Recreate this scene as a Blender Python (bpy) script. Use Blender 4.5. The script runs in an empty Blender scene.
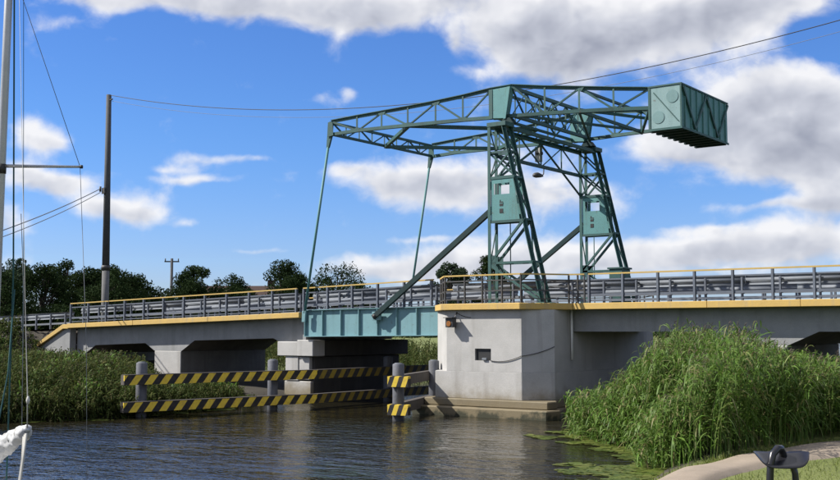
import bpy, bmesh, math, random
import numpy as np
from mathutils import Vector, Matrix

rng = np.random.default_rng(11)
random.seed(5)
S = bpy.context.scene
COL = S.collection
R = math.radians

# ------------------------------------------------------------------ camera
cam_d = bpy.data.cameras.new('camera')
cam = bpy.data.objects.new('camera', cam_d)
COL.objects.link(cam)
YAW, PITCH = R(36.4), math.atan(91 / 1100)
cam.location = (18.9, -37.0, 3.2)
cam.rotation_euler = (R(90) + PITCH, 0, YAW)
cam_d.sensor_width = 36.0
cam_d.lens = 36.0 * 1100 / 840
cam_d.clip_start = 0.1
cam_d.clip_end = 8000
S.camera = cam
S.render.resolution_x, S.render.resolution_y = 1024, 585
S.render.engine = 'CYCLES'
S.view_settings.view_transform = 'Standard'
S.view_settings.look = 'None'
S.view_settings.gamma = 1.0
S.view_settings.exposure = 0.58
S.view_settings.use_curve_mapping = False
S.cycles.max_bounces = 7
S.cycles.transparent_max_bounces = 8
S.cycles.caustics_reflective = False
S.cycles.caustics_refractive = False

# ------------------------------------------------------------------ sun
SUN = Vector((-0.60, -0.44, 0.67)).normalized()
sun_d = bpy.data.lights.new('sun', 'SUN')
sun_d.energy = 5.0
sun_d.angle = R(0.5)
sun_d.color = (1.0, 0.955, 0.88)
sun = bpy.data.objects.new('sun', sun_d)
COL.objects.link(sun)
sun.location = (-40, -30, 60)
sun.rotation_euler = SUN.to_track_quat('Z', 'Y').to_euler()

# ------------------------------------------------------------------ world
W = bpy.data.worlds.new('World')
S.world = W
W.use_nodes = True
nt = W.node_tree
nt.nodes.clear()


def N(tree, typ, **kw):
    n = tree.nodes.new(typ)
    for k, v in kw.items():
        setattr(n, k, v)
    return n


def mathn(tree, op, a, b=None, c=None, clamp=False):
    n = N(tree, 'ShaderNodeMath', operation=op)
    n.use_clamp = clamp
    for i, v in enumerate((a, b, c)):
        if v is None:
            continue
        if isinstance(v, (int, float)):
            n.inputs[i].default_value = v
        else:
            tree.links.new(v, n.inputs[i])
    return n.outputs[0]


def world():
    L = nt.links
    out = N(nt, 'ShaderNodeOutputWorld')
    bg = N(nt, 'ShaderNodeBackground')
    bg.inputs['Strength'].default_value = 0.1
    L.new(bg.outputs[0], out.inputs[0])
    sky = N(nt, 'ShaderNodeTexSky', sky_type='NISHITA')
    sky.sun_disc = False
    sky.sun_elevation = math.asin(SUN.z)
    sky.sun_rotation = math.atan2(SUN.x, SUN.y)
    sky.altitude = 0
    sky.air_density = 1.0
    sky.dust_density = 0.25
    sky.ozone_density = 2.2
    hsv = N(nt, 'ShaderNodeHueSaturation')
    hsv.inputs['Hue'].default_value = 0.512
    hsv.inputs['Saturation'].default_value = 1.12
    hsv.inputs['Value'].default_value = 0.93
    L.new(sky.outputs[0], hsv.inputs['Color'])
    gain = N(nt, 'ShaderNodeVectorMath', operation='MULTIPLY')
    gain.inputs[1].default_value = (.50, .76, 1.10)
    L.new(hsv.outputs[0], gain.inputs[0])
    tcg = N(nt, 'ShaderNodeTexCoord')
    sz = N(nt, 'ShaderNodeSeparateXYZ')
    L.new(tcg.outputs['Generated'], sz.inputs[0])
    el_ = N(nt, 'ShaderNodeMapRange', interpolation_type='SMOOTHSTEP')
    L.new(sz.outputs['Z'], el_.inputs[0])
    el_.inputs[1].default_value = 0.0
    el_.inputs[2].default_value = .20
    gm = N(nt, 'ShaderNodeMix', data_type='RGBA')
    L.new(el_.outputs[0], gm.inputs[0])
    gm.inputs[6].default_value = (.58, .67, 1.06, 1)
    gm.inputs[7].default_value = (.50, .78, 1.12, 1)
    L.new(gm.outputs[2], gain.inputs[1])
    tc = N(nt, 'ShaderNodeTexCoord')
    D = tc.outputs['Generated']
    # gently flattened and warped direction for the cloud noise
    sc = N(nt, 'ShaderNodeVectorMath', operation='MULTIPLY')
    sc.inputs[1].default_value = (1, 1, 1.35)
    L.new(D, sc.inputs[0])
    warp = N(nt, 'ShaderNodeTexNoise')
    warp.inputs['Scale'].default_value = 16
    warp.inputs['Detail'].default_value = 3
    L.new(sc.outputs[0], warp.inputs['Vector'])
    wa = N(nt, 'ShaderNodeVectorMath', operation='SUBTRACT')
    wa.inputs[1].default_value = (.5, .5, .5)
    L.new(warp.outputs['Color'], wa.inputs[0])
    wm = N(nt, 'ShaderNodeVectorMath', operation='MULTIPLY_ADD')
    wm.inputs[1].default_value = (.03, .03, .03)
    L.new(wa.outputs[0], wm.inputs[0])
    L.new(sc.outputs[0], wm.inputs[2])
    P = wm.outputs[0]
    # the same warp bends the outlines of the masses
    wm2 = N(nt, 'ShaderNodeVectorMath', operation='MULTIPLY_ADD')
    wm2.inputs[1].default_value = (.034, .034, .022)
    L.new(wa.outputs[0], wm2.inputs[0])
    L.new(D, wm2.inputs[2])
    DW = wm2.outputs[0]

    def fbm(vec, scale, detail, rough):
        n = N(nt, 'ShaderNodeTexNoise')
        n.inputs['Scale'].default_value = scale
        n.inputs['Detail'].default_value = detail
        n.inputs['Roughness'].default_value = rough
        L.new(vec, n.inputs['Vector'])
        return n.outputs['Fac']
    big = fbm(P, 21, 7, .56)
    low = fbm(sc.outputs[0], 2.6, 1, .5)
    # sample a step towards the sun for self shading
    off = N(nt, 'ShaderNodeVectorMath', operation='ADD')
    off.inputs[1].default_value = (SUN.x * .012, SUN.y * .012, .020)
    L.new(P, off.inputs[0])
    big2 = fbm(off.outputs[0], 21, 3, .5)
    big1s = fbm(P, 21, 3, .5)
    acc = None
    accv = None
    for az, el, rx, ry, amp in [(-53.45,16.52,2.34,0.73,0.90),(-49.99,16.97,2.60,0.83,1.00),(-46.41,16.89,2.60,0.94,1.00),(-42.76,16.94,2.86,1.15,1.10),(-40.12,16.11,1.98,1.04,1.00),(-37.73,16.63,2.08,1.04,0.95),(-35.34,17.33,2.08,0.83,0.80),(-32.16,15.90,2.60,1.77,1.00),(-29.01,15.41,3.13,2.08,1.15),(-24.87,15.34,3.91,1.98,1.15),(-20.85,15.67,3.39,1.56,1.00),(-18.14,16.42,2.60,1.15,0.90),(-28.25,13.63,2.19,1.04,0.70),(-18.98,12.04,2.50,1.25,0.90),(-16.40,11.04,2.86,1.67,1.10),(-17.15,9.13,3.39,1.56,1.10),(-15.09,8.29,2.60,1.88,1.00),(-20.24,10.04,2.60,1.67,0.90),(-22.45,10.14,2.08,1.56,0.80),(-24.47,9.46,1.56,0.83,0.50),(-38.24,7.85,1.88,0.78,0.95),(-35.88,7.44,2.34,1.04,1.00),(-33.25,7.74,2.34,1.15,1.00),(-29.87,7.03,2.34,1.35,0.95),(-27.04,6.98,1.15,0.94,0.70),(-31.94,9.38,2.08,0.73,0.50),(-40.34,8.45,1.25,0.42,0.70),(-56.13,9.84,1.25,0.94,1.00),(-54.71,9.33,0.83,0.47,0.70),(-55.60,7.42,1.88,0.68,0.95),(-53.70,7.20,1.25,0.42,0.70),(-51.00,6.04,1.46,0.68,1.10),(-52.81,6.24,1.04,0.52,0.80),(-57.02,5.31,1.04,0.94,0.90),(-57.09,2.96,2.08,0.63,0.50),(-46.55,8.85,2.60,0.26,0.72),(-49.07,8.37,1.98,0.26,0.55),(-48.05,7.79,2.40,0.26,0.72),(-44.44,4.12,1.35,0.16,0.60),(-40.09,12.26,0.47,0.42,0.62),(-41.77,11.93,0.73,0.31,0.35),(-48.01,5.40,0.73,0.21,0.50),(-34.54,14.93,0.42,0.73,0.45),(-33.86,13.40,0.83,0.26,0.35),(-56.55,7.96,0.73,0.42,0.50),(-37.96,3.06,2.60,0.52,0.70),(-34.84,3.58,3.65,0.73,0.62),(-31.20,3.57,3.13,0.83,0.65),(-26.58,3.89,3.13,0.83,0.60),(-23.07,4.10,3.39,0.83,0.70),(-19.65,4.28,2.86,0.94,0.85),(-16.35,4.54,2.60,1.15,1.00),(-18.65,6.19,2.86,0.26,0.65),(-14.92,6.34,2.08,0.73,0.70),(-36.14,4.73,2.08,0.21,0.50),(-22.06,5.19,2.08,0.26,0.50),(-16.16,14.24,1.35,0.83,-0.80),(-22.41,12.04,1.35,0.42,-0.40),(-25.07,3.51,11.98,1.35,0.34),(-36.40,3.27,6.25,0.73,0.20),(-52.42,14.48,0.83,0.21,0.35),(-54.86,15.01,1.04,0.42,0.50)]:
        a, e = R(az), R(el)
        u = Vector((math.cos(a), -math.sin(a), 0)) / R(rx)
        v = Vector((-math.sin(a) * math.sin(e), -math.cos(a) * math.sin(e), math.cos(e))) / R(ry)
        du = N(nt, 'ShaderNodeVectorMath', operation='DOT_PRODUCT')
        du.inputs[1].default_value = u
        dv = N(nt, 'ShaderNodeVectorMath', operation='DOT_PRODUCT')
        dv.inputs[1].default_value = v
        L.new(DW, du.inputs[0])
        L.new(DW, dv.inputs[0])
        s = mathn(nt, 'MULTIPLY', du.outputs['Value'], du.outputs['Value'])
        s = mathn(nt, 'MULTIPLY_ADD', dv.outputs['Value'], dv.outputs['Value'], s)
        w = mathn(nt, 'POWER', 0.42, s)
        acc = mathn(nt, 'MULTIPLY_ADD', w, amp, acc if acc is not None else 0.0)
        wv = mathn(nt, 'MULTIPLY', w, amp)
        accv = mathn(nt, 'MULTIPLY_ADD', wv, dv.outputs['Value'], accv if accv is not None else 0.0)
    # the same kind of cloud goes on unseen, cover raised to neutralise blue ambient
    lowm = N(nt, 'ShaderNodeMapRange')
    L.new(low, lowm.inputs[0])
    lowm.inputs[1].default_value = .36
    lowm.inputs[2].default_value = .53
    lowm.inputs[3].default_value = 0
    lowm.inputs[4].default_value = .9
    dcam = N(nt, 'ShaderNodeVectorMath', operation='DOT_PRODUCT')
    dcam.inputs[1].default_value = (-0.5906, 0.8015, 0.085)
    L.new(D, dcam.inputs[0])
    outm = N(nt, 'ShaderNodeMapRange')
    L.new(dcam.outputs['Value'], outm.inputs[0])
    outm.inputs[1].default_value = .93
    outm.inputs[2].default_value = .86
    outm.inputs[3].default_value = 0
    outm.inputs[4].default_value = 1
    gen = mathn(nt, 'MULTIPLY', lowm.outputs[0], outm.outputs[0])
    acc = mathn(nt, 'ADD', acc, gen)
    bn = mathn(nt, 'SUBTRACT', big, .5)
    f1 = mathn(nt, 'MULTIPLY_ADD', bn, 1.9, acc)
    dens = N(nt, 'ShaderNodeMapRange', interpolation_type='SMOOTHSTEP')
    L.new(f1, dens.inputs[0])
    dens.inputs[1].default_value = .16
    dens.inputs[2].default_value = 1.05
    grad = mathn(nt, 'SUBTRACT', big1s, big2)
    # the underside of a mass is grey, its shoulders and thin edges stay white
    rel = mathn(nt, 'DIVIDE', accv, mathn(nt, 'ADD', acc, .30))
    lit = mathn(nt, 'MULTIPLY_ADD', rel, .30, .64)
    lit = mathn(nt, 'MULTIPLY_ADD', grad, .85, lit)
    thick = N(nt, 'ShaderNodeMapRange')
    L.new(mathn(nt, 'MULTIPLY_ADD', mathn(nt, 'SUBTRACT', big1s, .5), .4, acc), thick.inputs[0])
    thick.inputs[1].default_value = .45
    thick.inputs[2].default_value = 2.0
    thick.inputs[3].default_value = .26
    thick.inputs[4].default_value = -.30
    lit = mathn(nt, 'ADD', lit, thick.outputs[0], clamp=True)
    ramp = N(nt, 'ShaderNodeValToRGB')
    cr = ramp.color_ramp
    cr.elements[0].position = .1
    cr.elements[0].color = (.215, .23, .285, 1)
    cr.elements[1].position = .85
    cr.elements[1].color = (.63, .63, .645, 1)
    m = cr.elements.new(.5)
    m.color = (.41, .425, .475, 1)
    L.new(lit, ramp.inputs[0])
    ten = N(nt, 'ShaderNodeVectorMath', operation='SCALE')
    ten.inputs['Scale'].default_value = 10.0
    L.new(ramp.outputs[0], ten.inputs[0])
    mix = N(nt, 'ShaderNodeMix', data_type='RGBA')
    dm = mathn(nt, 'MULTIPLY', dens.outputs[0], .97)
    L.new(dm, mix.inputs[0])
    L.new(gain.outputs[0], mix.inputs[6])
    L.new(ten.outputs[0], mix.inputs[7])
    L.new(mix.outputs[2], bg.inputs['Color'])


world()
W.cycles.sampling_method = 'MANUAL'
W.cycles.sample_map_resolution = 256

# ------------------------------------------------------------------ materials
MATS = {}


def newmat(name):
    m = bpy.data.materials.new(name)
    m.use_nodes = True
    t = m.node_tree
    b = t.nodes['Principled BSDF']
    MATS[name] = m
    return m, t, b


def surf(name, c1, c2, scale=2.0, rough=.7, metal=0.0, bump=.0, bscale=40, streak=None, c3=None, per_object=.0, spec=.5, fine=.12):
    """two tones by noise, optional vertical streaks of a third tone, fine grain and bump"""
    m, t, b = newmat(name)
    L = t.links
    tc = N(t, 'ShaderNodeTexCoord')
    oi = N(t, 'ShaderNodeObjectInfo')
    ad = N(t, 'ShaderNodeVectorMath', operation='MULTIPLY_ADD')
    L.new(oi.outputs['Random'], ad.inputs[0])
    ad.inputs[1].default_value = (13, 7, 5)
    L.new(tc.outputs['Object'], ad.inputs[2])
    n1 = N(t, 'ShaderNodeTexNoise')
    n1.inputs['Scale'].default_value = scale
    n1.inputs['Detail'].default_value = 6
    n1.inputs['Roughness'].default_value = .65
    L.new(ad.outputs[0], n1.inputs['Vector'])
    mr = N(t, 'ShaderNodeMapRange')
    mr.inputs[1].default_value = .3
    mr.inputs[2].default_value = .7
    L.new(n1.outputs['Fac'], mr.inputs[0])
    mx = N(t, 'ShaderNodeMix', data_type='RGBA')
    L.new(mr.outputs[0], mx.inputs[0])
    mx.inputs[6].default_value = (*c1, 1)
    mx.inputs[7].default_value = (*c2, 1)
    colr = mx.outputs[2]
    if streak:
        sv = N(t, 'ShaderNodeVectorMath', operation='MULTIPLY')
        sv.inputs[1].default_value = (streak, streak, streak * .09)
        L.new(ad.outputs[0], sv.inputs[0])
        n2 = N(t, 'ShaderNodeTexNoise')
        n2.inputs['Scale'].default_value = 1.0
        n2.inputs['Detail'].default_value = 5
        L.new(sv.outputs[0], n2.inputs['Vector'])
        r2 = N(t, 'ShaderNodeMapRange')
        r2.inputs[1].default_value = .54
        r2.inputs[2].default_value = .76
        r2.inputs[4].default_value = .75
        L.new(n2.outputs['Fac'], r2.inputs[0])
        m2 = N(t, 'ShaderNodeMix', data_type='RGBA')
        L.new(r2.outputs[0], m2.inputs[0])
        L.new(colr, m2.inputs[6])
        m2.inputs[7].default_value = (*(c3 or c2), 1)
        colr = m2.outputs[2]
    if name in ('concrete', 'concrete_wet'):
        ge = N(t, 'ShaderNodeNewGeometry')
        sp = N(t, 'ShaderNodeSeparateXYZ')
        L.new(ge.outputs['Position'], sp.inputs[0])
        hgt = mathn(t, 'MULTIPLY_ADD', n1.outputs['Fac'], -1.3, sp.outputs['Z'])
        bd = N(t, 'ShaderNodeMapRange', interpolation_type='SMOOTHSTEP')
        L.new(hgt, bd.inputs[0])
        bd.inputs[1].default_value = .55
        bd.inputs[2].default_value = -.35
        bd.inputs[3].default_value = 0
        bd.inputs[4].default_value = .85
        m4 = N(t, 'ShaderNodeMix', data_type='RGBA')
        L.new(bd.outputs[0], m4.inputs[0])
        L.new(colr, m4.inputs[6])
        m4.inputs[7].default_value = (.17, .135, .075, 1)
        colr = m4.outputs[2]
        bd2 = N(t, 'ShaderNodeMapRange', interpolation_type='SMOOTHSTEP')
        L.new(hgt, bd2.inputs[0])
        bd2.inputs[1].default_value = -.38
        bd2.inputs[2].default_value = -.62
        m5 = N(t, 'ShaderNodeMix', data_type='RGBA')
        L.new(bd2.outputs[0], m5.inputs[0])
        L.new(colr, m5.inputs[6])
        m5.inputs[7].default_value = (.035, .035, .018, 1)
        colr = m5.outputs[2]
    if name.startswith('teal'):
        nr = N(t, 'ShaderNodeTexNoise')
        nr.inputs['Scale'].default_value = 5.5
        nr.inputs['Detail'].default_value = 8
        nr.inputs['Roughness'].default_value = .7
        L.new(ad.outputs[0], nr.inputs['Vector'])
        rr = N(t, 'ShaderNodeMapRange')
        L.new(nr.outputs['Fac'], rr.inputs[0])
        rr.inputs[1].default_value = .60
        rr.inputs[2].default_value = .72
        rr.inputs[4].default_value = .75
        mr_ = N(t, 'ShaderNodeMix', data_type='RGBA')
        L.new(rr.outputs[0], mr_.inputs[0])
        L.new(colr, mr_.inputs[6])
        mr_.inputs[7].default_value = (.075, .042, .026, 1)
        colr = mr_.outputs[2]
    n3 = N(t, 'ShaderNodeTexNoise')
    n3.inputs['Scale'].default_value = bscale
    n3.inputs['Detail'].default_value = 3
    L.new(ad.outputs[0], n3.inputs['Vector'])
    v = mathn(t, 'MULTIPLY_ADD', n3.outputs['Fac'], 2 * fine, 1 - fine)
    if per_object:
        pv = mathn(t, 'MULTIPLY_ADD', oi.outputs['Random'], 2 * per_object, 1 - per_object)
        v = mathn(t, 'MULTIPLY', v, pv)
    sc = N(t, 'ShaderNodeVectorMath', operation='SCALE')
    L.new(colr, sc.inputs[0])
    L.new(v, sc.inputs['Scale'])
    L.new(sc.outputs[0], b.inputs['Base Color'])
    b.inputs['Roughness'].default_value = rough
    b.inputs['Metallic'].default_value = metal
    b.inputs['Specular IOR Level'].default_value = spec
    if bump:
        bp = N(t, 'ShaderNodeBump')
        bp.inputs['Strength'].default_value = .6
        bp.inputs['Distance'].default_value = bump
        L.new(n3.outputs['Fac'], bp.inputs['Height'])
        L.new(bp.outputs[0], b.inputs['Normal'])
    return m


surf('concrete', (.43, .42, .405), (.35, .345, .33), 1.1, .88, bump=.01, bscale=28, streak=2.2, c3=(.25, .24, .22))
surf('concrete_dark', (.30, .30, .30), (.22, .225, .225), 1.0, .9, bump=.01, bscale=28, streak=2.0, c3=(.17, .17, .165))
surf('concrete_shade', (.15, .145, .135), (.105, .10, .095), 1.1, .95, bump=.01, bscale=25, streak=2.5, c3=(.08, .075, .07))  # darker concrete copy: shade of inner faces and soffits put into the colour
surf('concrete_wet', (.20, .17, .12), (.12, .11, .085), 1.6, .8, bump=.01, bscale=25, streak=3, c3=(.26, .23, .17))
surf('yellow_paint', (.54, .36, .10), (.46, .31, .10), 2.5, .75, bump=.006, bscale=30, streak=5, c3=(.36, .28, .16))
surf('yellow_rail', (.50, .34, .09), (.42, .29, .09), 3, .6, fine=.08)
surf('steel', (.13, .145, .175), (.105, .12, .15), 3, .55, metal=.2, bscale=60, per_object=.08)
surf('galvanised', (.165, .18, .205), (.115, .13, .15), 2.2, .68, metal=.1, bscale=50, streak=3, c3=(.14, .15, .165))
surf('dark_steel', (.045, .05, .055), (.07, .06, .05), 4, .6, metal=.2)
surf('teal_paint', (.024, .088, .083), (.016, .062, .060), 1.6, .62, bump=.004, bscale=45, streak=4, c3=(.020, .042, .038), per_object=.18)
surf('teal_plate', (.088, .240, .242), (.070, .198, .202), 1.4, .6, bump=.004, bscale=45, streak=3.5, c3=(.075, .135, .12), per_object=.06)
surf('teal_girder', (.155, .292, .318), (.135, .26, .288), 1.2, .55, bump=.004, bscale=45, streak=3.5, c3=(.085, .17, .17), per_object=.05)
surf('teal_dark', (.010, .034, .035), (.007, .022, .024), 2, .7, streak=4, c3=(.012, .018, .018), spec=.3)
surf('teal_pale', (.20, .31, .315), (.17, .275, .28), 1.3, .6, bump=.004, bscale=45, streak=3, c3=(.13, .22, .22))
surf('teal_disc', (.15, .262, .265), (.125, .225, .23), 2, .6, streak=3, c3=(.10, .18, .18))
surf('concrete_deep_shade', (.055, .052, .048), (.036, .034, .031), 1.2, .95, bump=.01, bscale=25, streak=2.5, c3=(.075, .07, .062))  # near-black copy: deep shade under the lifting leaf painted into the concrete
surf('black_paint', (.012, .012, .013), (.02, .02, .02), 4, .55)
surf('asphalt', (.05, .05, .052), (.065, .064, .062), 3, .9, bump=.01, bscale=80)
surf('white_paint', (.72, .72, .70), (.62, .62, .60), 4, .7)
surf('timber', (.085, .072, .062), (.055, .048, .043), 2.5, .85, streak=12, c3=(.11, .10, .09))
surf('pole_wood', (.060, .062, .066), (.04, .042, .046), 3, .8, streak=9, c3=(.085, .085, .085))
surf('pole_concrete', (.13, .13, .13), (.10, .10, .10), 2, .9)
surf('post_grey', (.125, .13, .15), (.085, .09, .105), 3, .75, bump=.01, bscale=14, streak=7, c3=(.055, .05, .042))
surf('cable_black', (.015, .016, .018), (.02, .02, .02), 4, .6)
surf('cable_grey', (.16, .17, .19), (.13, .14, .15), 4, .6)
surf('roof_brown', (.055, .03, .022), (.042, .024, .018), 3, .9)
surf('plaster', (.30, .28, .25), (.26, .24, .22), 2, .9)
surf('window_dark', (.02, .022, .026), (.03, .03, .034), 2, .2)
surf('bark', (.07, .055, .042), (.045, .037, .03), 5, .95, bump=.02, bscale=18)
surf('sail_white', (.52, .52, .51), (.38, .39, .41), 9, .85, bump=.02, bscale=14)
surf('mast_alloy', (.44, .44, .44), (.36, .37, .38), 2, .4, metal=.4)
surf('rope_white', (.55, .54, .50), (.42, .41, .38), 20, .9)
surf('rope_green', (.02, .09, .09), (.02, .06, .065), 20, .9)
surf('path_paving', (.29, .235, .18), (.22, .18, .135), 1.2, .95, bump=.01, bscale=30, fine=.18)
surf('lamp_amber', (.34, .13, .02), (.16, .06, .015), 12, .35)
surf('signal_grey', (.40, .40, .38), (.33, .33, .31), 6, .7)
surf('skin_pink', (.62, .34, .28), (.55, .28, .23), 12, .6)
surf('gloss_black', (.010, .010, .012), (.016, .016, .02), 5, .28)


def leaf_mat(name, cols, rough=.55, trans=.3, scale=.6, spec=.25):
    m, t, b = newmat(name)
    L = t.links
    g = N(t, 'ShaderNodeNewGeometry')
    ramp = N(t, 'ShaderNodeValToRGB')
    el = ramp.color_ramp.elements
    el[0].color = (*cols[0], 1)
    el[0].position = 0
    el[1].color = (*cols[-1], 1)
    for i, c in enumerate(cols[1:-1]):
        e = el.new((i + 1) / (len(cols) - 1))
        e.color = (*c, 1)
    L.new(g.outputs['Random Per Island'], ramp.inputs[0])
    tc = N(t, 'ShaderNodeTexCoord')
    n = N(t, 'ShaderNodeTexNoise')
    n.inputs['Scale'].default_value = scale
    n.inputs['Detail'].default_value = 3
    L.new(tc.outputs['Object'], n.inputs['Vector'])
    v = mathn(t, 'MULTIPLY_ADD', n.outputs['Fac'], 1.0, .5)
    sc = N(t, 'ShaderNodeVectorMath', operation='SCALE')
    L.new(ramp.outputs[0], sc.inputs[0])
    L.new(v, sc.inputs['Scale'])
    L.new(sc.outputs[0], b.inputs['Base Color'])
    b.inputs['Roughness'].default_value = rough
    b.inputs['Specular IOR Level'].default_value = spec
    tr = N(t, 'ShaderNodeBsdfTranslucent')
    L.new(sc.outputs[0], tr.inputs['Color'])
    mx = N(t, 'ShaderNodeMixShader')
    mx.inputs[0].default_value = trans
    L.new(b.outputs[0], mx.inputs[1])
    L.new(tr.outputs[0], mx.inputs[2])
    L.new(mx.outputs[0], t.nodes['Material Output'].inputs[0])
    return m


leaf_mat('reed_leaf', [(.052, .108, .016), (.078, .152, .021), (.105, .192, .028), (.145, .23, .048), (.092, .165, .032), (.18, .24, .07), (.22, .18, .085)], .5, .36)
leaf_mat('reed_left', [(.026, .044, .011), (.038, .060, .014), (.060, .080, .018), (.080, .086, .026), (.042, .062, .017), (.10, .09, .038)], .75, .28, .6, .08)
leaf_mat('tree_leaf', [(.012, .024, .008), (.018, .033, .010), (.026, .042, .013), (.02, .034, .012)], .8, .2, .4, .05)
leaf_mat('tree_leaf_grey', [(.030, .050, .028), (.042, .064, .036), (.055, .078, .045)], .8, .25, .4, .05)
leaf_mat('grass_blade', [(.10, .14, .022), (.14, .18, .032), (.17, .19, .045), (.12, .145, .04)], .6, .25, .5)
leaf_mat('lily_leaf', [(.05, .075, .013), (.085, .115, .02), (.13, .145, .035), (.06, .085, .02)], .4, .1, 1.2)
leaf_mat('reed_plume', [(.075, .055, .045), (.11, .085, .06), (.06, .05, .045)], .8, .2)


def ground_mat():
    m, t, b = newmat('ground')
    L = t.links
    tc = N(t, 'ShaderNodeTexCoord')
    n1 = N(t, 'ShaderNodeTexNoise')
    n1.inputs['Scale'].default_value = .35
    n1.inputs['Detail'].default_value = 8
    L.new(tc.outputs['Object'], n1.inputs['Vector'])
    ramp = N(t, 'ShaderNodeValToRGB')
    el = ramp.color_ramp.elements
    el[0].position = .3
    el[0].color = (.095, .12, .025, 1)
    el[1].position = .75
    el[1].color = (.15, .17, .045, 1)
    L.new(n1.outputs['Fac'], ramp.inputs[0])
    g = N(t, 'ShaderNodeNewGeometry')
    sx = N(t, 'ShaderNodeSeparateXYZ')
    L.new(g.outputs['Position'], sx.inputs[0])
    mr = N(t, 'ShaderNodeMapRange')
    L.new(sx.outputs['Z'], mr.inputs[0])
    mr.inputs[1].default_value = .05
    mr.inputs[2].default_value = .3
    mx = N(t, 'ShaderNodeMix', data_type='RGBA')
    L.new(mr.outputs[0], mx.inputs[0])
    mx.inputs[6].default_value = (.06, .05, .033, 1)
    L.new(ramp.outputs[0], mx.inputs[7])
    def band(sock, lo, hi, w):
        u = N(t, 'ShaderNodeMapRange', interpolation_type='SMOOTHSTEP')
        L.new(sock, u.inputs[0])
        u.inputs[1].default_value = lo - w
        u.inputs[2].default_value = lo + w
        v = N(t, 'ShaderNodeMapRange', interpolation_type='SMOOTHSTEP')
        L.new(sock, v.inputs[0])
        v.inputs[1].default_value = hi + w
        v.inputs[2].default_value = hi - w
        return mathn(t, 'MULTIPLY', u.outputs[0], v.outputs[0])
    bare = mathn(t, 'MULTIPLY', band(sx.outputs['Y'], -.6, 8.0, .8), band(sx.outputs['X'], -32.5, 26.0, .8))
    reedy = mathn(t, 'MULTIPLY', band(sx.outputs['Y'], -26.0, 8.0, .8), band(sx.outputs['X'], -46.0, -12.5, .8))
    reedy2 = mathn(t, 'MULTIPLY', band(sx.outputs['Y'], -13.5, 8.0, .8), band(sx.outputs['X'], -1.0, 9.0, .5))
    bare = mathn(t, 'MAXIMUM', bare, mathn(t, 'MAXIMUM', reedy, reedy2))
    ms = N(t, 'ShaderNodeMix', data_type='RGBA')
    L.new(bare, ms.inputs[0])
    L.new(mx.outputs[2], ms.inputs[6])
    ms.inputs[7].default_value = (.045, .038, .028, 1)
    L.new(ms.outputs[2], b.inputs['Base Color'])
    b.inputs['Roughness'].default_value = .95
    n2 = N(t, 'ShaderNodeTexNoise')
    n2.inputs['Scale'].default_value = 14
    n2.inputs['Detail'].default_value = 4
    L.new(tc.outputs['Object'], n2.inputs['Vector'])
    bp = N(t, 'ShaderNodeBump')
    bp.inputs['Distance'].default_value = .05
    L.new(n2.outputs['Fac'], bp.inputs['Height'])
    L.new(bp.outputs[0], b.inputs['Normal'])


ground_mat()


def water_mat():
    m, t, b = newmat('water')
    L = t.links
    tc = N(t, 'ShaderNodeTexCoord')
    mp = N(t, 'ShaderNodeMapping')
    mp.inputs['Rotation'].default_value = (0, 0, R(-20))
    mp.inputs['Scale'].default_value = (1.0, 1.9, 1)
    L.new(tc.outputs['Object'], mp.inputs['Vector'])

    def nz(scale, det, rough, dist=0.0):
        n = N(t, 'ShaderNodeTexNoise')
        n.inputs['Scale'].default_value = scale
        n.inputs['Detail'].default_value = det
        n.inputs['Roughness'].default_value = rough
        n.inputs['Distortion'].default_value = dist
        L.new(mp.outputs[0], n.inputs['Vector'])
        return n.outputs['Fac']
    a = nz(1.15, 3, .55, .5)
    c = nz(4.2, 2, .5, .3)
    h = mathn(t, 'MULTIPLY_ADD', c, .30, a)
    # calmer and rougher reaches
    patch = nz(.13, 3, .55)
    amp = N(t, 'ShaderNodeMapRange')
    L.new(patch, amp.inputs[0])
    amp.inputs[1].default_value = .35
    amp.inputs[2].default_value = .65
    amp.inputs[3].default_value = .22
    amp.inputs[4].default_value = 1.0
    h = mathn(t, 'MULTIPLY', h, amp.outputs[0])
    bp = N(t, 'ShaderNodeBump')
    bp.inputs['Strength'].default_value = 1.0
    bp.inputs['Distance'].default_value = .13
    L.new(h, bp.inputs['Height'])
    L.new(bp.outputs[0], b.inputs['Normal'])
    b.inputs['Base Color'].default_value = (.017, .015, .008, 1)
    b.inputs['Roughness'].default_value = .06
    b.inputs['IOR'].default_value = 1.33
    return m


water_mat()


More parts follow.
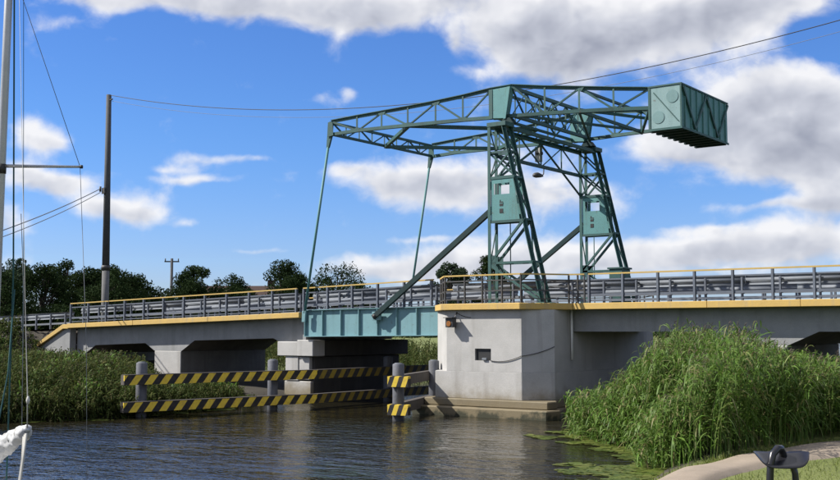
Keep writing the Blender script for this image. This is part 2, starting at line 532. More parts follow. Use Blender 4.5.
def stripes_mat(name, period, slant, dim=1.0):
    m, t, b = newmat(name)
    L = t.links
    tc = N(t, 'ShaderNodeTexCoord')
    sx = N(t, 'ShaderNodeSeparateXYZ')
    L.new(tc.outputs['Object'], sx.inputs[0])
    s = mathn(t, 'MULTIPLY_ADD', sx.outputs['Z'], slant, sx.outputs['X'])
    fr = mathn(t, 'FRACT', mathn(t, 'MULTIPLY', s, 1 / period))
    st = mathn(t, 'GREATER_THAN', fr, .5)
    n = N(t, 'ShaderNodeTexNoise')
    n.inputs['Scale'].default_value = 5
    n.inputs['Detail'].default_value = 7
    n.inputs['Roughness'].default_value = .7
    L.new(tc.outputs['Object'], n.inputs['Vector'])
    wear = N(t, 'ShaderNodeMapRange')
    L.new(n.outputs['Fac'], wear.inputs[0])
    wear.inputs[1].default_value = .46
    wear.inputs[2].default_value = .70
    wear.inputs[4].default_value = .8
    ym = N(t, 'ShaderNodeMix', data_type='RGBA')
    L.new(wear.outputs[0], ym.inputs[0])
    ym.inputs[6].default_value = (.78 * dim, .56 * dim, .05 * dim, 1)
    ym.inputs[7].default_value = (.50 * dim, .33 * dim, .06 * dim, 1)
    bm_ = N(t, 'ShaderNodeMix', data_type='RGBA')
    L.new(wear.outputs[0], bm_.inputs[0])
    bm_.inputs[6].default_value = (.014, .014, .014, 1)
    bm_.inputs[7].default_value = (.06, .045, .035, 1)
    mx = N(t, 'ShaderNodeMix', data_type='RGBA')
    L.new(st, mx.inputs[0])
    L.new(bm_.outputs[2], mx.inputs[6])
    L.new(ym.outputs[2], mx.inputs[7])
    L.new(mx.outputs[2], b.inputs['Base Color'])
    b.inputs['Roughness'].default_value = .7
    return m


stripes_mat('hazard_stripes', .61, -.75)
stripes_mat('hazard_stripes_short', .36, -.35)
stripes_mat('hazard_stripes_shaded', .61, -.75, .30)  # yellow dimmed: shade below the span put into the stripe colour

# ------------------------------------------------------------------ object helpers
BASE = {}


def thing(name, loc, label, cat, group=None):
    o = bpy.data.objects.new(name, None)
    o.empty_display_size = .3
    COL.objects.link(o)
    o.location = loc
    BASE[o.name] = Vector(loc)
    o['label'] = label
    o['category'] = cat
    if group:
        o['group'] = group
    return o


def tag(o, label, cat, group=None, kind=None):
    o['label'] = label
    o['category'] = cat
    if group:
        o['group'] = group
    if kind:
        o['kind'] = kind
    return o


def struct(o, label=None):
    o['kind'] = 'structure'
    if label:
        o['label'] = label
    return o


def place(name, me, M, parent=None):
    """mesh object with world matrix M (parents only ever translate)"""
    o = bpy.data.objects.new(name, me)
    COL.objects.link(o)
    if parent is not None:
        o.parent = parent
        base = BASE[parent.name]
        o.matrix_local = Matrix.Translation(-base) @ M
        BASE[o.name] = M.to_translation()
        if M.to_3x3() != Matrix.Identity(3):
            ROTD[o.name] = M
    else:
        o.matrix_local = M
        BASE[o.name] = M.to_translation()
    return o


ROTD = {}


def sub(name, me, M, part):
    """sub-part: its parent may be rotated"""
    o = bpy.data.objects.new(name, me)
    COL.objects.link(o)
    o.parent = part
    PM = ROTD.get(part.name, Matrix.Translation(BASE[part.name]))
    o.matrix_local = PM.inverted() @ M
    return o


def mk(name, vs, fs, mat, smooth=False):
    me = bpy.data.meshes.new(name)
    me.from_pydata([tuple(v) for v in vs], [], [tuple(f) for f in fs])
    me.update()
    if mat:
        me.materials.append(MATS[mat])
    if smooth:
        me.polygons.foreach_set('use_smooth', [True] * len(me.polygons))
    return me


def fixn(me, bevel=0.0, seg=1):
    bm = bmesh.new()
    bm.from_mesh(me)
    bmesh.ops.recalc_face_normals(bm, faces=bm.faces)
    if bevel:
        es = [e for e in bm.edges if len(e.link_faces) == 2 and e.calc_face_angle(0) > .5]
        bmesh.ops.bevel(bm, geom=es, offset=bevel, segments=seg, affect='EDGES')
    bm.to_mesh(me)
    bm.free()
    return me


BOXF = [(0, 3, 2, 1), (4, 5, 6, 7), (0, 1, 5, 4), (1, 2, 6, 5), (2, 3, 7, 6), (3, 0, 4, 7)]


def boxm(name, sx, sy, sz, mat, bevel=0.0, z0=None):
    x, y = sx / 2, sy / 2
    a, b = (-sz / 2, sz / 2) if z0 is None else (z0, z0 + sz)
    vs = [(-x, -y, a), (x, -y, a), (x, y, a), (-x, y, a), (-x, -y, b), (x, -y, b), (x, y, b), (-x, y, b)]
    me = mk(name, vs, BOXF, mat)
    return fixn(me, bevel) if bevel else me


def box(name, x0, x1, y0, y1, z0, z1, mat, parent=None, bevel=.012):
    me = boxm(name, x1 - x0, y1 - y0, z1 - z0, mat, bevel)
    return place(name, me, Matrix.Translation(((x0 + x1) / 2, (y0 + y1) / 2, (z0 + z1) / 2)), parent)


def frame(p, q, up=(0, 0, 1)):
    p, q = Vector(p), Vector(q)
    d = (q - p).normalized()
    u = Vector(up)
    s = u.cross(d)
    if s.length < 1e-3:
        u = Vector((0, 1, 0))
        s = u.cross(d)
    s.normalize()
    u = d.cross(s)
    M = Matrix((d, s, u)).transposed().to_4x4()
    return Matrix.Translation((p + q) / 2) @ M, (q - p).length


def section(kind, w, h, t=.02):
    """cross-sections in the (side, up) plane"""
    a, b = w / 2, h / 2
    if kind == 'box':
        return [(-a, -b), (a, -b), (a, b), (-a, b)]
    if kind == 'I':
        return [(-a, -b), (a, -b), (a, -b + t), (t / 2, -b + t), (t / 2, b - t), (a, b - t), (a, b), (-a, b), (-a, b - t), (-t / 2, b - t), (-t / 2, -b + t), (-a, -b + t)]
    if kind == 'L':
        return [(-a, -b), (a, -b), (a, -b + t), (-a + t, -b + t), (-a + t, b), (-a, b)]
    if kind == 'T':
        return [(-t / 2, -b), (t / 2, -b), (t / 2, b - t), (a, b - t), (a, b), (-a, b), (-a, b - t), (-t / 2, b - t)]
    if kind == 'U':
        return [(-a, -b), (a, -b), (a, b), (a - t, b), (a - t, -b + t), (-a + t, -b + t), (-a + t, b), (-a, b)]
    if kind == 'round':
        return [(a * math.cos(k * math.pi / 5), b * math.sin(k * math.pi / 5)) for k in range(10)]


def beam(name, p, q, w, h, mat, parent=None, kind='box', t=.02, up=(0, 0, 1), part=None):
    M, Ln = frame(p, q, up)
    sec = section(kind, w, h, t)
    n = len(sec)
    vs = [(-Ln / 2, a, b) for a, b in sec] + [(Ln / 2, a, b) for a, b in sec]
    fs = [(i, (i + 1) % n, n + (i + 1) % n, n + i) for i in range(n)] + [tuple(reversed(range(n))), tuple(range(n, 2 * n))]
    me = mk(name, vs, fs, mat, smooth=(kind == 'round'))
    fixn(me)
    if kind == 'round':
        me.polygons[-1].use_smooth = me.polygons[-2].use_smooth = False
    if part is not None:
        return sub(name, me, M, part)
    return place(name, me, M, parent)


def prism(name, poly, axis, a, b, mat, parent=None, bevel=0.0, loc=None):
    """extrude a polygon; axis 'y': poly is (x,z) from y=a to b; axis 'z': poly is (x,y) from z=a to b; 'x': poly is (y,z)"""
    n = len(poly)
    f = {'y': lambda p, t: (p[0], t, p[1]), 'z': lambda p, t: (p[0], p[1], t), 'x': lambda p, t: (t, p[0], p[1])}[axis]
    vs = [f(p, a) for p in poly] + [f(p, b) for p in poly]
    c = Vector((sum(v[0] for v in vs), sum(v[1] for v in vs), sum(v[2] for v in vs))) / len(vs)
    if loc is not None:
        c = Vector(loc)
    vs = [Vector(v) - c for v in vs]
    fs = [(i, (i + 1) % n, n + (i + 1) % n, n + i) for i in range(n)] + [tuple(range(n)), tuple(range(n, 2 * n))]
    me = fixn(mk(name, vs, fs, mat), bevel)
    return place(name, me, Matrix.Translation(c), parent)


def tubem(name, pts, rads, mat, seg=8, caps=True):
    pts = [Vector(p) for p in pts]
    if isinstance(rads, (int, float)):
        rads = [rads] * len(pts)
    vs, fs = [], []
    prev = None
    for i, p in enumerate(pts):
        d = (pts[min(i + 1, len(pts) - 1)] - pts[max(i - 1, 0)]).normalized()
        if prev is None:
            a = Vector((0, 0, 1)) if abs(d.z) < .9 else Vector((1, 0, 0))
            prev = d.cross(a).normalized()
        prev = (prev - d * prev.dot(d)).normalized()
        b = d.cross(prev)
        for k in range(seg):
            t = 2 * math.pi * k / seg
            vs.append(p + (prev * math.cos(t) + b * math.sin(t)) * rads[i])
        if i:
            o = (i - 1) * seg
            for k in range(seg):
                k2 = (k + 1) % seg
                fs.append((o + k, o + k2, o + seg + k2, o + seg + k))
    if caps:
        fs.append(tuple(reversed(range(seg))))
        fs.append(tuple(range(len(vs) - seg, len(vs))))
    me = mk(name, vs, fs, mat, smooth=True)
    return me


def tube(name, pts, rads, mat, parent=None, seg=8, part=None):
    c = Vector(pts[0])
    me = tubem(name, [Vector(p) - c for p in pts], rads, mat, seg)
    if part is not None:
        return sub(name, me, Matrix.Translation(c), part)
    return place(name, me, Matrix.Translation(c), parent)


def catenary(p, q, sag, n=24):
    p, q = Vector(p), Vector(q)
    return [p.lerp(q, i / n) + Vector((0, 0, -sag * 4 * (i / n) * (1 - i / n))) for i in range(n + 1)]


# ------------------------------------------------------------------ ground, water
LY = [-300, -60, -40, -20, -14.2, -12.7, -10.6, -8, -6, -2, 0, 8, 12, 18, 40, 100, 900]
LX = [-120, -30, -24, -18.6, -16.6, -15.4, -14.7, -15.0, -15.3, -16.2, -16.8, -17.2, -17.5, -19, -26, -40, -160]
RY = [-300, -60, -37, -28, -22, -16.8, -14, -11.4, -9.6, -8.8, -7.6, -6.6, -5, -2, 3, 8, 14, 24, 60, 120, 900]
RX = [90, 22, 15.0, 11.7, 10.3, 9.2, 8.6, 7.9, 6.9, 5.6, 4.0, 2.9, 2.3, 1.8, 1.2, 1.8, 8, 40, 75, 110, 300]


def sstep(a, b, x):
    t = np.clip((x - a) / (b - a), 0, 1)
    return t * t * (3 - 2 * t)


def deckz(x):
    return np.where(np.asarray(x) > -7.4, 4.25, 4.25 + (np.asarray(x) + 7.4) * .0262)


def ground_z(x, y):
    x = np.asarray(x, float)
    y = np.asarray(y, float)
    sl = np.interp(y, LY, LX) - x
    sr = x - np.interp(y, RY, RX)
    zl = np.clip(.05 + .30 * sl, -1.6, .40) + .05 * np.clip(sl - 2, 0, 14)
    zr = np.clip(.05 + .34 * sr, -1.6, .34) + .02 * np.clip(sr - 1, 0, 8)
    zr = zr + 1.15 * sstep(-18.5, -31, y) * sstep(1.0, 5.0, sr)
    z = np.where(sl > sr, zl, zr)
    # road embankments beyond both ends of the bridge
    side = np.abs(y - 3.7)
    top = deckz(x) - .28
    emb = top - np.clip(side - 4.6, 0, 99) * .55
    endl = np.clip((-30.2 - x) * .62, -9, 0.0)
    embl = np.where(x < -20, np.minimum(emb, top + np.clip((-36.5 - x), -20, 0) * .62), -9)
    embl = np.where((x < -32.4) & (y > .85) & (y < 6.6), top, embl)
    embl = np.where((x >= -32.4) & (x < -26), np.where((y > .85) & (y < 6.6), top + (-33.6 - x) * .9, embl), embl)
    embr = np.where(x > 15, np.minimum(emb, top + np.clip((x - 25.5), -20, 0) * .62), -9)
    z = np.maximum(z, np.maximum(embl, embr))
    z = z + .04 * np.sin(x * 1.7 + y * .6) * np.cos(y * 1.3 - x * .4) * (z > .1)
    return z


def axis_coords(lo, hi, fine, far):
    a = list(np.arange(lo, hi + .01, fine))
    step = fine
    x = hi
    up = []
    while x < far:
        step *= 1.22
        x += step
        up.append(x)
    step = fine
    x = lo
    dn = []
    while x > -far:
        step *= 1.22
        x -= step
        dn.append(x)
    return np.array(dn[::-1] + a + up)


gx = axis_coords(-46, 30, .5, 3500)
gy = axis_coords(-42, 22, .5, 3500)
GX, GY = np.meshgrid(gx, gy)
GZ = ground_z(GX, GY)
nx, ny = len(gx), len(gy)
gv = np.stack([GX.ravel(), GY.ravel(), GZ.ravel()], 1)
ii = (np.arange(ny - 1)[:, None] * nx + np.arange(nx - 1)[None, :]).ravel()
gf = np.stack([ii, ii + 1, ii + 1 + nx, ii + nx], 1)
gme = mk('ground', gv, gf, 'ground', smooth=True)
struct(place('ground', gme, Matrix.Identity(4)), 'grassy river banks reaching to the horizon')
wme = mk('water', [(-900, -900, 0), (900, -900, 0), (900, 1500, 0), (-900, 1500, 0)], [(0, 1, 2, 3)], 'water')
struct(place('water', wme, Matrix.Identity(4)), 'dark rippled river water')

# footpath along the right bank
pl = [(9.35, -24), (9.55, -18.5), (9.62, -16.6), (9.55, -14.6), (9.62, -12.6), (9.9, -10.6), (10.6, -8.4), (11.9, -6.4), (14, -4.6), (18, -3), (26, -2)]
pr = [(12.4, -24.5), (11.4, -19), (11.0, -17.0), (10.95, -15.2), (11.15, -13.7), (11.6, -12.2), (12.4, -10.4), (13.6, -8.8), (15.3, -7.3), (18.8, -6.0), (26, -5.2)]


def ribbon(name, A, B, mat, lift, n=60, m=6):
    A = np.array(A)
    B = np.array(B)
    ta = np.linspace(0, len(A) - 1, n)
    idx = np.arange(len(A))
    a = np.stack([np.interp(ta, idx, A[:, 0]), np.interp(ta, idx, A[:, 1])], 1)
    b = np.stack([np.interp(ta, idx, B[:, 0]), np.interp(ta, idx, B[:, 1])], 1)
    vs = []
    for i in range(n):
        for k in range(m):
            t = k / (m - 1)
            p = a[i] * (1 - t) + b[i] * t
            e = -.14 if k in (0, m - 1) else lift * (.8 if k in (1, m - 2) else 1)
            vs.append((p[0], p[1], max(float(ground_z(p[0], p[1])), .12) + e))
    fs = [(i * m + k, i * m + k + 1, (i + 1) * m + k + 1, (i + 1) * m + k) for i in range(n - 1) for k in range(m - 1)]
    return mk(name, vs, fs, mat, smooth=True)


struct(place('footpath', fixn(ribbon('footpath', pl, pr, 'path_paving', .11, 120, 8)), Matrix.Identity(4)), 'pale paved footpath along the right bank')

# ------------------------------------------------------------------ bridge: approach spans
FY0, FY1 = .7, 6.72     # girder faces
YC = 3.71


def span_frame(name, x0, x1, openings, parent):
    """haunched concrete frame: polygon below the deck with openings (xa, xb, ztop, hx, hz); split into one mesh per solid"""
    pts_top = [(x0, float(deckz(x0)) - .30), (x1, float(deckz(x1)) - .30)]
    return pts_top


# left approach
COLS = []
la = thing('approach_bridge', (-24, 3.7, 0), 'left concrete approach of the bridge with haunched openings and yellow deck edge', 'bridge')


def girder(parent, x0, x1, zs, mat='concrete_dark'):
    """zs: soffit polyline [(x,z)...] from x0 to x1; top follows deck"""
    xs = np.linspace(x1, x0, 8)
    poly = [(x, z) for x, z in zs] + [(float(x), float(deckz(x)) - .25) for x in xs]
    o = prism('girder', poly, 'y', FY0, FY1, mat, parent)
    o.data.materials.append(MATS['concrete_shade'])  # soffit faces take the darker copy, shade painted in
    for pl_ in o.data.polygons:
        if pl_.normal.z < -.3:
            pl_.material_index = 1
    return o


girder(la, -32.3, -15.55, [(-32.3, 1.0), (-31.6, 1.0), (-31.55, 2.0), (-30.7, 2.44), (-26.62, 2.58), (-25.88, 2.2), (-23.83, 2.2), (-22.88, 2.73), (-17.45, 2.86), (-16.4, 2.45), (-15.55, 2.45)])
COLS.append(prism('column', [(-25.86, -1.5), (-23.85, -1.5), (-23.85, 2.196), (-25.86, 2.196)], 'y', FY0 - .02, FY1 + .02, 'concrete', la, .03))
COLS.append(prism('abutment_wall', [(-32.9, -.5), (-31.7, -.5), (-31.7, 2.3), (-32.9, 2.6)], 'y', FY0 + .1, FY1 - .1, 'concrete', la, .03))
# wing wall sloping down towards the bank, with its yellow coping
prism('wing_wall', [(-35.4, .2), (-32.34, .2), (-32.34, 3.32), (-32.8, 3.32), (-35.4, 2.15)], 'y', .25, .65, 'concrete_dark', la, .02)
prism('wing_coping', [(-35.5, 2.153), (-35.5, 2.36), (-32.85, 3.56), (-32.34, 3.56), (-32.34, 3.323), (-32.8, 3.323)], 'y', .1, .72, 'yellow_paint', la, .015)


def edge_run(parent, xs, y0, y1):
    for a, b in zip(xs[:-1], xs[1:]):
        za, zb = float(deckz(a)), float(deckz(b))
        prism('edge_beam', [(a + .004, za - .24), (b - .004, zb - .24), (b - .004, zb), (a + .004, za)], 'y', y0, y1, 'yellow_paint', parent, .015)


def slab_run(parent, x0, x1, y0=.38, y1=7.04):
    za, zb = float(deckz(x0)), float(deckz(x1))
    prism('deck_slab', [(x0, za - .245), (x1, zb - .245), (x1, zb - .06), (x0, za - .06)], 'y', y0, y1, 'concrete_dark', parent)


edge_run(la, [-32.3, -26.8, -21.2, -15.2], 0, .376)
edge_run(la, [-32.3, -26.8, -21.2, -15.2], 7.044, 7.42)
slab_run(la, -32.3, -15.2)


def shade_faces(o):  # every face but the front gets the concrete with painted shade
    o.data.materials.append(MATS['concrete_shade'])
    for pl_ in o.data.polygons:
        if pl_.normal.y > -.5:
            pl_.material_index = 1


# pier at the free end of the lifting leaf
lp = thing('bridge_pier', (-15.6, 3.7, 0), 'concrete pier with stepped bearing block at the left end of the turquoise girder', 'pier')
box('wall', -16.0, -14.75, .56, 6.9, -1.5, 2.04, 'concrete_deep_shade', lp, .03)
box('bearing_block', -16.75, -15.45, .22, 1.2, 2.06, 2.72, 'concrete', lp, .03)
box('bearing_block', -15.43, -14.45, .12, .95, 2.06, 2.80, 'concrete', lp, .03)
box('cap_beam', -15.43, -14.50, .96, 7.3, 2.06, 2.78, 'concrete_deep_shade', lp, .03)
box('bearing_block', -16.75, -15.45, 6.2, 7.2, 2.06, 2.72, 'concrete', lp, .03)
box('buttress', -16.3, -15.5, .30, .548, .95, 2.04, 'concrete', lp, .02)
box('buttress', -15.48, -14.85, .34, .546, 1.0, 2.02, 'concrete', lp, .02)
box('footing', -16.4, -14.75, .34, .556, -1.6, .93, 'concrete', lp, .03)
box('dwarf_wall', -15.42, -15.22, .5, 6.9, 2.80, 3.78, 'concrete_dark', lp, .01)

# right approach
ra = thing('approach_bridge', (8, 3.7, 0), 'right concrete approach of the bridge behind the tall green reeds', 'bridge')
girder(ra, -1.58, 26.0, [(-1.58, 3.18), (3.55, 3.18), (4.62, 2.72), (6.68, 2.72), (7.72, 3.18), (12.5, 3.18), (13.6, 2.72), (15.6, 2.72), (16.7, 3.18), (26, 3.18)])
COLS.append(prism('column', [(4.64, -1.5), (6.66, -1.5), (6.66, 2.716), (4.64, 2.716)], 'y', FY0 - .02, FY1 + .02, 'concrete', ra, .03))
COLS.append(prism('column', [(13.62, -1.5), (15.58, -1.5), (15.58, 2.716), (13.62, 2.716)], 'y', FY0 - .02, FY1 + .02, 'concrete', ra, .03))
COLS.append(prism('abutment_wall', [(25.0, -.5), (26.0, -.5), (26.0, 3.17), (25.0, 3.17)], 'y', FY0 + .1, FY1 - .1, 'concrete', ra, .03))
edge_run(ra, [-1.2, 4.1, 7.35, 13.4, 19.5, 26], 0, .376)
edge_run(ra, [-1.2, 5.1, 11.2, 17.3, 26], 7.044, 7.42)
slab_run(ra, -1.2, 26)

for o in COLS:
    shade_faces(o)

# road surfaces on top
for nm, a, b in (('road', -32.3, -15.25), ('road', -15.2, -7.45), ('road', -7.4, 26.0)):
    za, zb = float(deckz(a)), float(deckz(b))
    o = prism(nm, [(a, za - .055), (b, zb - .055), (b, zb - .02), (a, za - .02)], 'y', .95, 6.47, 'asphalt')
    struct(o, 'asphalt carriageway on the bridge deck')
rv, rf = [], []
for i, x in enumerate(np.linspace(-32.35, -220, 40)):
    z = float(deckz(x)) - .2 - .0
    rv += [(x, .95, z), (x, 6.47, z)]
    if i:
        rf.append((2 * i - 2, 2 * i - 1, 2 * i + 1, 2 * i))
# embankment road: the ground follows deckz so this strip lies just above it
struct(place('road', fixn(mk('road', rv, rf, 'asphalt')), Matrix.Identity(4)), 'asphalt approach road on the embankment')

# ------------------------------------------------------------------ main pier (bascule house)
mp = thing('bascule_pier', (-4.5, 2, 0), 'big light grey concrete pier with chamfered corners and dark hatch under the tower', 'pier')


def cw_poly(front, c1, c2, xl, xr, yb):
    return [(xl + 0, front + c1), (xl + c1, front), (xr - c2, front), (xr, front + c2), (xr, yb), (xl, yb)]


up_poly = cw_poly(-1.6, 1.5, .9, -7.4, -1.6, 7.3)
# the wall above the ledge, with a real recess for the hatch: built from pieces
HX0, HX1, HZ0, HZ1 = -4.58, -3.85, 2.08, 2.53


def pier_wall():
    bm = bmesh.new()
    z0, z1 = 1.66, 4.0
    P = up_poly
    zs = [z0, HZ0, HZ1, z1]
    # side faces except the front one
    n = len(P)
    vb = [bm.verts.new((x, y, z0)) for x, y in P]
    vt = [bm.verts.new((x, y, z1)) for x, y in P]
    for i in range(n):
        j = (i + 1) % n
        if i == 1:
            continue
        bm.faces.new((vb[i], vb[j], vt[j], vt[i]))
    bm.faces.new(vt)
    bm.faces.new(list(reversed(vb)))
    y = -1.6
    xs = [P[1][0], HX0, HX1, P[2][0]]
    g = [[bm.verts.new((x, y, z)) for x in xs] for z in zs]
    for r in range(3):
        for c in range(3):
            if r == 1 and c == 1:
                continue
            bm.faces.new((g[r][c], g[r][c + 1], g[r + 1][c + 1], g[r + 1][c]))
    q = [g[1][1], g[1][2], g[2][2], g[2][1]]
    bk = [bm.verts.new((v.co.x, y + .55, v.co.z)) for v in q]
    for i in range(4):
        j = (i + 1) % 4
        bm.faces.new((q[i], bk[i], bk[j], q[j]))
    bm.faces.new(bk)
    bmesh.ops.remove_doubles(bm, verts=bm.verts, dist=1e-4)
    bmesh.ops.recalc_face_normals(bm, faces=bm.faces)
    c = Vector((-4.5, 2, 2))
    bmesh.ops.translate(bm, verts=bm.verts, vec=-c)
    me = bpy.data.meshes.new('wall')
    bm.to_mesh(me)
    bm.free()
    me.materials.append(MATS['concrete'])
    return place('wall', me, Matrix.Translation(c), mp)


pw = pier_wall()
sub('painted_hatch_dark', boxm('painted_hatch_dark', HX1 - HX0 - .02, .03, HZ1 - HZ0 - .02, 'black_paint'), Matrix.Translation(((HX0 + HX1) / 2, -1.50, (HZ0 + HZ1) / 2)), pw)  # black plate set forward so the open hatch reads fully dark
sub('sensor', boxm('sensor', .20, .10, .09, 'galvanised', .01), Matrix.Translation((-4.12, -1.62, 2.135)), pw)
low_poly = [(-7.75, 1.2), (-6.45, -1.603), (-2.5, -1.603), (-1.597, -.7), (-1.597, 7.32), (-7.75, 7.32)]
prism('base_wall', low_poly, 'z', .62, 1.66, 'concrete', mp, .015)
prism('ledge', [(-7.95, 1.0), (-6.75, -1.92), (-1.22, -1.92), (-1.20, -1.25), (-1.57, -.7), (-1.57, 7.5), (-7.95, 7.5)], 'z', .34, .62, 'concrete_wet', mp, .03)
prism('footing', [(-8.15, .8), (-7.0, -2.4), (-.98, -2.4), (-.88, -1.6), (-1.3, -.6), (-1.3, 7.8), (-8.15, 7.8)], 'z', -1.8, .335, 'concrete_wet', mp, .04)
# yellow coping slab following the outline, overhanging
slab_poly = [(-7.62, .20), (-7.52, -.12), (-6.02, -1.84), (-2.42, -1.84), (-1.21, -.02), (-1.21, .37), (-7.62, .37)]
prism('coping', slab_poly, 'z', 4.004, 4.25, 'yellow_paint', mp, .02)
prism('deck_slab', [(-7.4, .38), (-1.22, .38), (-1.22, 7.04), (-7.4, 7.04)], 'z', 4.003, 4.19, 'concrete_dark', mp)
prism('coping', [(-7.62, 7.05), (-1.21, 7.05), (-1.21, 7.44), (-2.42, 9.26), (-6.02, 9.26), (-7.52, 7.54)], 'z', 4.004, 4.25, 'yellow_paint', mp, .02)
prism('far_nose', [(-7.4, 7.31), (-1.6, 7.31), (-1.6, 8.1), (-2.5, 9.0), (-5.9, 9.0), (-7.4, 7.5)], 'z', -1.0, 4.0, 'concrete', mp)
tube('drain_pipe', [(-1.53, .52, 4.0), (-1.53, .52, 2.1)], .05, 'white_paint', mp)
# slack cable from the hatch round the corner
cab = catenary((-3.86, -1.63, 2.08), (-2.5, -1.63, 2.27), .10, 10) + catenary((-2.47, -1.62, 2.28), (-1.58, -.74, 2.62), .06, 8)[1:]
tube('wall_cable', cab, .014, 'cable_black', mp, 5)
# amber navigation light on its bracket
nl = thing('navigation_light', (-5.52, -1.6, 3.4), 'amber navigation light in a dark hood on the pier wall', 'light')
box('housing', -5.71, -5.35, -1.98, -1.72, 3.34, 3.70, 'dark_steel', nl, .02)
prism('lens', [(-.11 * math.cos(k * math.pi / 6) - 5.53, 3.48 + .11 * math.sin(k * math.pi / 6)) for k in range(12)], 'y', -2.01, -1.983, 'lamp_amber', nl, .01)
box('hood', -5.74, -5.32, -2.08, -1.72, 3.703, 3.73, 'dark_steel', nl, .004)
beam('bracket', (-5.5, -1.72, 3.5), (-5.5, -1.6, 3.5), .1, .1, 'dark_steel', nl)
beam('bracket', (-5.40, -1.75, 3.735), (-5.40, -1.62, 3.93), .03, .03, 'dark_steel', nl)
tube('cable', catenary((-5.38, -1.64, 3.9), (-4.75, -1.62, 3.72), .04, 8), .012, 'cable_black', nl, 5)

# ------------------------------------------------------------------ lifting leaf
GXS = [-14.86, -13.81, -12.74, -11.71, -10.68, -9.63, -8.58, -7.46]
lf = thing('lifting_leaf', (-11.2, 3.7, 3), 'turquoise steel lifting leaf of the drawbridge between two concrete piers', 'bridge')


def gz(x, lo):
    return (2.97 if lo else 4.12) + (x + 14.86) * .0095


for yy, sgn in ((.12, -1), (7.30, 1)):
    a, b = GXS[0], GXS[-1]
    prism('web', [(a, gz(a, 1)), (b, gz(b, 1)), (b, gz(b, 0)), (a, gz(a, 0))], 'y', yy - .012, yy + .012, 'teal_girder', lf)
    for lo in (0, 1):
        s = -.03 if lo else .03
        prism('flange', [(a - .03, gz(a, lo)), (b, gz(b, lo)), (b, gz(b, lo) + s), (a - .03, gz(a, lo) + s)], 'y', yy - .15, yy + .15, 'teal_girder', lf)
    for x in GXS[:-1]:
        z0, z1 = gz(x, 1) + .004, gz(x, 0) - .004
        y0, y1 = (yy - .125, yy - .014) if sgn < 0 else (yy + .014, yy + .125)
        box('stiffener', x - .016, x + .016, y0, y1, z0, z1, 'teal_girder', lf, 0)
prism('deck_plate', [(-15.12, 4.03), (-7.46, 4.12), (-7.46, 4.18), (-15.12, 4.02 + .05)], 'y', .3, 7.12, 'galvanised', lf)
for x in GXS:
    beam('crossbeam', (x + .1, .16, 3.72 + (x + 14.86) * .0095), (x + .1, 7.26, 3.72 + (x + 14.86) * .0095), .2, .5, 'dark_steel', lf, 'I', .03)

# hanger rods and rack bars
for k, (y, wh) in enumerate(((-.15, 'near'), (7.57, 'far'))):
    hr = thing('hanger_rod', (-14.77, y, 3.83), 'slim teal hanger rod down to the leaf, ' + ('passing in front of the railing' if k == 0 else 'foot hidden behind the railing'), 'rod', 'hanger rods of the lifting leaf')
    tube('rod', [(-14.72, y, 4.0), (-13.38, y, 11.42)], .058, 'teal_plate', hr, 10)
    prism('fork', [(-13.46, 11.38), (-13.32, 11.38), (-13.14, 11.9), (-13.42, 11.9)], 'y', y - .05, y + .05, 'teal_paint', hr, .01)
    prism('lower_clevis', [(-14.86, 3.60), (-14.66, 3.60), (-14.62, 4.1), (-14.84, 4.1)], 'y', y - .05, y + .05, 'teal_girder', hr, .01)
    rb = thing('rack_bar', (-10.75, y, 3.75), 'heavy dark teal diagonal bar rising to the ' + ('near tower' if k == 0 else 'far tower'), 'strut', 'diagonal drive bars of the drawbridge')
    beam('bar', (-10.72, y - .03, 3.78), (-4.55, y - .03, 8.10), .16, .21, 'teal_dark', rb, 'U', .035)
    beam('rack', (-10.3, y - .03, 4.14), (-4.7, y - .03, 8.06), .08, .05, 'dark_steel', rb)
    tube('pin', [(-10.62, y - .16, 3.84), (-10.62, y + .16, 3.84)], .08, 'dark_steel', rb, 10)
    box('bearing', -10.82, -10.42, y - .02, y + .14, 3.66, 4.02, 'teal_girder', rb, .01)

# ------------------------------------------------------------------ towers with portal
TW = thing('drawbridge_towers', (-3.6, 3.71, 4.25), 'teal lattice towers joined by a portal truss on the concrete pier', 'tower')
TX = -4.65
TZ = 11.33


def slx(z):
    return -4.0 + (TZ - z) * 1.72 / 7.08


def leg(p, q, w=.13):
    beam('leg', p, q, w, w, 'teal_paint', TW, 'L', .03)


def brace(p, q, w=.07, name='brace'):
    beam(name, p, q, w, w, 'teal_paint', TW, 'L', .02)


